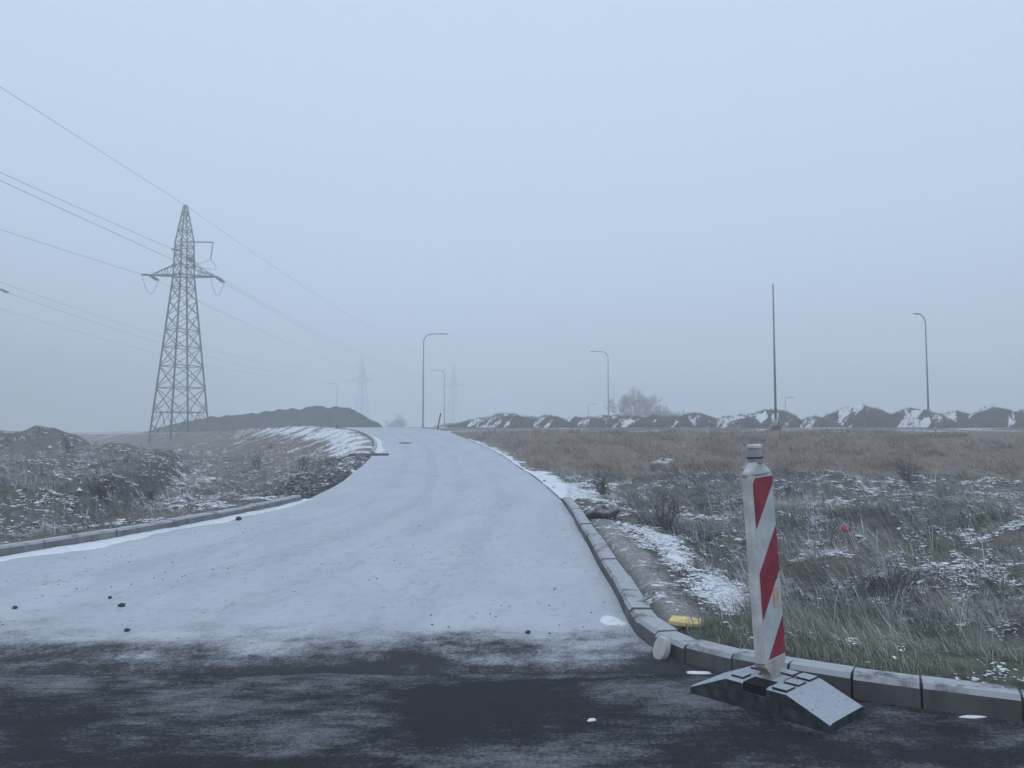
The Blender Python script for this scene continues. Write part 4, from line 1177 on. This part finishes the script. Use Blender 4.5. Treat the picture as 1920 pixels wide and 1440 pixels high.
# ------------------------------------------------------------------ dead grass, green verge grass, weeds
def scatter(n, r0, r1, a0, a1):
    r = np.exp(RNG.uniform(math.log(r0), math.log(r1), n)); a = np.radians(RNG.uniform(a0, a1, n))
    return r * np.sin(a), r * np.cos(a)
def allowed(x, y, m=.24):
    return grid_lookup(GD, x, y) > m
def strip_free(x, y):
    return (grid_lookup(A_SAND, x, y) < .3) | (RNG.random(len(x)) < .05)
HEAD = lambda x, y: 2.9 + 2.8 * fbm(x * .55, y * .55, 3, 81)          # which way the dead grass was laid
def cover(x, y): return grid_lookup(A_SNOW, x, y), grid_lookup(A_SOIL, x, y), grid_lookup(A_GREEN, x, y), grid_lookup(A_BROWN, x, y)
def dusted(x, y, sn): return .8 * fbm(x * .8, y * .8, 3, 141) + .75 * fbm(x * 4.1, y * 4.1, 3, 147) + .75 * (sn - .2)
def tint(x, y, br, gr, n):
    f = RNG.random(n)[:, None]; k = np.clip(.5 + 1.1 * fbm(x * .45, y * .45, 3, 95), 0, 1)[:, None]
    c = GREY * (1 - .5 * f) + STRAW * .5 * f * k + DARK * .35 * (1 - k) * f
    c = c * (0.30 + .92 * k)
    c = c * (1 - br[:, None]) + BROWN * (.65 + .6 * RNG.random(n))[:, None] * br[:, None]
    g = (gr * (RNG.random(n) < .75))[:, None]
    c = c * (1 - g) + GREEN * (.7 + .7 * RNG.random(n))[:, None] * g
    fr = ((RNG.random(n) < .14) * .55 * (1 - .8 * br))
    cl = dusted(x, y, grid_lookup(A_SNOW, x, y))
    fr = np.maximum(fr, sstep(.10, .45, cl) * (RNG.random(n) < .7) * (1 - .85 * br) * .85)[:, None]
    return c * (1 - fr) + (FROST * 1.15) * fr
def grass(name, label, n, r0, r1, a0, a1, lf, wf, leanf, fil, extra=0.0):
    x, y = scatter(n, r0, r1, a0, a1)
    k = allowed(x, y) & strip_free(x, y) & fil(x, y)
    x, y = x[k], y[k]; n = len(x)
    sn, so, gr, br = cover(x, y)
    den = np.clip(1.05 - .95 * sstep(.30, .75, sn), .05, 1) * (1 - .8 * so) * np.clip(.42 + 1.9 * fbm(x * 1.1, y * 1.1, 3, 99), .03, 1)
    k = RNG.random(n) < den
    x, y, gr, br = x[k], y[k], gr[k], br[k]; n = len(x)
    r = np.hypot(x, y); z = ground_z(x, y)
    hf = np.clip(.85 + .9 * fbm(x * .3, y * .3, 3, 103), .35, 1.7)
    d = grid_lookup(GD, x, y)
    L = lf(n, r) * hf * (1 - .55 * gr) * (1 - .35 * sstep(1.6, .3, d)); W = wf(n, r)
    hd = HEAD(x, y) + RNG.normal(0, .8, n); ln = leanf(n) * np.clip(1 + .8 * fbm(x * .5, y * .5, 2, 107), .4, 1.7)
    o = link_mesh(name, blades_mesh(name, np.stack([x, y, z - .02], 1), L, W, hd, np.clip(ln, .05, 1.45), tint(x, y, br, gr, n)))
    tag(o, label, 'grass', kind='stuff'); return o
def tussocks(name, label, n, nb, r0, r1, a0, a1, lf, wf, fil, stiff=1.0, pale=1.0):
    x, y = scatter(n, r0, r1, a0, a1)
    k = allowed(x, y, .5) & strip_free(x, y) & fil(x, y)
    x, y = x[k], y[k]
    sn, so, gr, br = cover(x, y)
    k = (RNG.random(len(x)) < np.clip(1.1 - sstep(.35, .8, sn), .06, 1) * (1 - .85 * so) * (1 - .7 * gr) * np.clip(.45 + 1.6 * fbm(x * .4, y * .4, 3, 111), .04, 1))
    x, y, br = x[k], y[k], br[k]; m = len(x)
    hd0 = HEAD(x, y); ln0 = RNG.uniform(.6, 1.5, m) / stiff; ls = lf(m, np.hypot(x, y)); tone = RNG.uniform(.75, 1.2, m) * pale
    ii = np.repeat(np.arange(m), nb); n2 = len(ii)
    rad = np.abs(RNG.normal(0, .10, n2)) * (1 + np.hypot(x, y)[ii] * .02); an = RNG.uniform(0, 2 * np.pi, n2)
    X, Y = x[ii] + rad * np.cos(an), y[ii] + rad * np.sin(an)
    ok = grid_lookup(GD, X, Y) > .2
    X, Y, ii, an = X[ok], Y[ok], ii[ok], an[ok]; n2 = len(ii)
    hx = np.cos(hd0[ii]) * ln0[ii] + .45 * np.cos(an); hy = np.sin(hd0[ii]) * ln0[ii] + .45 * np.sin(an)
    r = np.hypot(X, Y)
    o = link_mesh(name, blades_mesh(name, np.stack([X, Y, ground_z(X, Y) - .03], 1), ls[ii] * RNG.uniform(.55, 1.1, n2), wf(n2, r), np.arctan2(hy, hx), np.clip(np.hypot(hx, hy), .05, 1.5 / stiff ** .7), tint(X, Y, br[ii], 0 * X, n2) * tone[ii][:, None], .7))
    tag(o, label, 'grass', kind='stuff'); return o
allp = lambda x, y: np.ones(len(x), bool)
isR = lambda x, y: grid_lookup(GRIGHT, x, y)
isL = lambda x, y: ~grid_lookup(GRIGHT, x, y)
u = lambda a, b: (lambda n, r: RNG.uniform(a, b, n))
wd = lambda a, b: (lambda n, r: (a + b * r) * RNG.uniform(.6, 1.3, n))
lowp = lambda x, y: (y < 46.8)
grass('dead_grass', 'matted frosted dead grass on the ground right of the side road', 230000, 3.3, 47, 0, 43, u(.05, .18), wd(.0022, .00052), lambda n: RNG.uniform(.6, 1.5, n), lambda x, y: isR(x, y) & lowp(x, y))
grass('dead_grass', 'matted frosted dead grass on the field left of the side road', 190000, 6.5, 120, -43, 0, u(.06, .26), wd(.0024, .00052), lambda n: RNG.uniform(.6, 1.5, n), isL)
tussocks('tussock_grass', 'long lodged grey tussock grass right of the side road', 5200, 26, 5.5, 33, 2, 43, u(.18, .48), wd(.0028, .00050), lambda x, y: isR(x, y) & (grid_lookup(GD, x, y) > 1.1))
tussocks('tussock_grass', 'long lodged grey tussock grass left of the side road', 4600, 26, 8.5, 95, -43, -4, u(.24, .56), wd(.0026, .00050), lambda x, y: isL(x, y) & (grid_lookup(GD, x, y) > 1.2))
tussocks('bank_grass', 'tall brown dead grass covering the bank below the plateau', 8500, 20, 23, 50, -4, 43, (lambda n, r: RNG.uniform(.28, .6, n)), wd(.004, .00045), lambda x, y: isR(x, y) & (y > 23) & (y < 45.2) & (grid_lookup(GD, x, y) > .8), 1.5)
tussocks('weed_stalks', 'stiff pale weed stalks standing in the grass right of the side road', 700, 9, 5.5, 31, 3, 43, u(.25, .6), wd(.0028, .0004), lambda x, y: isR(x, y) & (y < 25) & (grid_lookup(GD, x, y) > 1.3), 3.0, 1.25)
tussocks('weed_stalks', 'stiff pale weed stalks standing in the field left of the side road', 1700, 9, 8, 80, -43, -4, u(.25, .6), wd(.0028, .0004), lambda x, y: isL(x, y) & (grid_lookup(GD, x, y) > 1.3), 3.0, 1.2)
grass('plateau_grass', 'sparse short dead grass on the plateau by the heaps', 14000, 46, 75, -8, 43, u(.05, .18), wd(.006, .0004), lambda n: RNG.uniform(.2, .9, n), lambda x, y: isR(x, y) & (y > 46))
grass('verge_grass', 'short green grass behind the kerb under the beacon', 90000, 3.1, 7, 5, 50, u(.12, .34), wd(.0030, .0005), lambda n: RNG.uniform(.1, .8, n), lambda x, y: isR(x, y) & (grid_lookup(A_GREEN, x, y) > .3))

def flecks(label, n, r0, r1, a0, a1, fil):
    x, y = scatter(n, r0, r1, a0, a1)
    k = allowed(x, y, .2) & strip_free(x, y) & fil(x, y); x, y = x[k], y[k]
    sn, so, gr, br = cover(x, y)
    cl = dusted(x, y, sn)
    k = RNG.random(len(x)) < sstep(.0, .50, cl) * (1 - .95 * br) * (1 - .45 * so); x, y = x[k], y[k]; n = len(x)
    k = RNG.random(n) < np.clip((np.hypot(x, y) - 3.2) / 6, .12, 1); x, y = x[k], y[k]; n = len(x)
    r = np.hypot(x, y); z = ground_z(x, y) + RNG.uniform(.0, .045, n)
    sz = (.0028 + .00075 * r) * np.exp(RNG.normal(0, .45, n))
    e = 7; an = np.linspace(0, 2 * np.pi, e, endpoint=False)[None] + RNG.uniform(0, 6.28, n)[:, None]
    rr = sz[:, None] * RNG.uniform(.45, 1.35, (n, e)); st = RNG.uniform(1.0, 2.2, n)[:, None]; ro = RNG.normal(0, .6, n)[:, None]
    px_, py_ = rr * np.cos(an) * st, rr * np.sin(an)
    X = x[:, None] + px_ * np.cos(ro) - py_ * np.sin(ro); Y = y[:, None] + px_ * np.sin(ro) + py_ * np.cos(ro)
    Z = np.maximum(z[:, None] + RNG.normal(0, .3, (n, e)) * .5 * sz[:, None], ground_z(X, Y) + .004)
    tipz = z + sz * .3
    V = np.concatenate([np.stack([X, Y, Z], -1), np.stack([x, y, tipz], -1)[:, None]], 1).reshape(-1, 3)
    b = (np.arange(n) * (e + 1))[:, None]
    T = np.stack([np.stack([b[:, 0] + i, b[:, 0] + (i + 1) % e, b[:, 0] + e], 1) for i in range(e)], 1).reshape(-1, 3)
    tag(link_mesh('snow_flecks', fast_mesh('snow_flecks', V, [T], M['snow'], True)), label, 'snow', kind='stuff')
flecks('flecks of snow caught on the dead grass right of the side road', 260000, 3.4, 34, 4, 43, lambda x, y: isR(x, y) & (y < 24))
flecks('flecks of snow caught on the dead grass left of the side road', 210000, 7, 75, -43, -3, isL)

# twiggy dead weeds that stand out singly
def weed(px, py, H, W, seed, label, tw=1.0):
    g = first_hit(px, py); x, y = g.x, g.y
    R = random.Random(seed); root = empty('dead_weed', (x, y, float(ground_z(x, y)))); tag(root, label, 'weed')
    mbs, mbt = MB(), MB(); r = .004 + .00022 * y
    for k in range(R.randint(9, 14)):
        a = R.uniform(0, 6.28); sp = R.uniform(0, .55) * W / H
        d = Vector((math.cos(a) * sp, math.sin(a) * sp, 1)).normalized(); L = H * R.uniform(.6, 1)
        b = Vector((R.gauss(0, .05) * W, R.gauss(0, .05) * W, -.04)); pts = [b, b + d * L * .5 + Vector((R.gauss(0, .03), R.gauss(0, .03), 0)), b + d * L]
        mbs.tube(pts, [r, r * .8, r * .4], 4, False)
        for j in range(R.randint(7, 12)):
            f = R.uniform(.25, 1); s = pts[0].lerp(pts[1], f * 2) if f < .5 else pts[1].lerp(pts[2], f * 2 - 1)
            e = s + (d + Vector((R.gauss(0, .7), R.gauss(0, .7), R.uniform(0, .5)))).normalized() * L * R.uniform(.12, .32)
            mbt.tube([s, e], [r * .55 * tw, r * .3], 3, False)
            for q in range(2):
                e2 = s.lerp(e, R.uniform(.4, .9)); mbt.tube([e2, e2 + Vector((R.gauss(0, .06), R.gauss(0, .06), R.uniform(0, .09)))], [r * .4, r * .25], 3, False)
    mbs.build('stems', M['twig'], root); mbt.build('side_twigs', M['twig'], root)
for i, a in enumerate(((190, 940, .55, .9, 'purplish dead weed bush in front of the cut bank'), (282, 938, .32, .3, 'short dark weed beside the purplish weed bush'), (130, 850, .9, 1.1, 'leafless weed clump at the foot of the grassy heaps'),
                       (570, 885, .75, 1.2, 'leafless weed clump at the foot of the left embankment'), (480, 880, .8, 1.1, 'leafless weed clump in the hollow beside the cut bank'), (1250, 1000, .55, .7, 'pale dead weed clump in the dip right of the kerb'),
                       (1130, 930, .45, .5, 'dead weed clump by the end of the right kerb'), (1700, 905, .7, .9, 'dead weed clump where the brown bank meets the frosted ground'))):
    px, py, H, W, lb = a
    weed(px, py, H, W, 300 + i, lb)
print('scene built', len(bpy.data.objects))
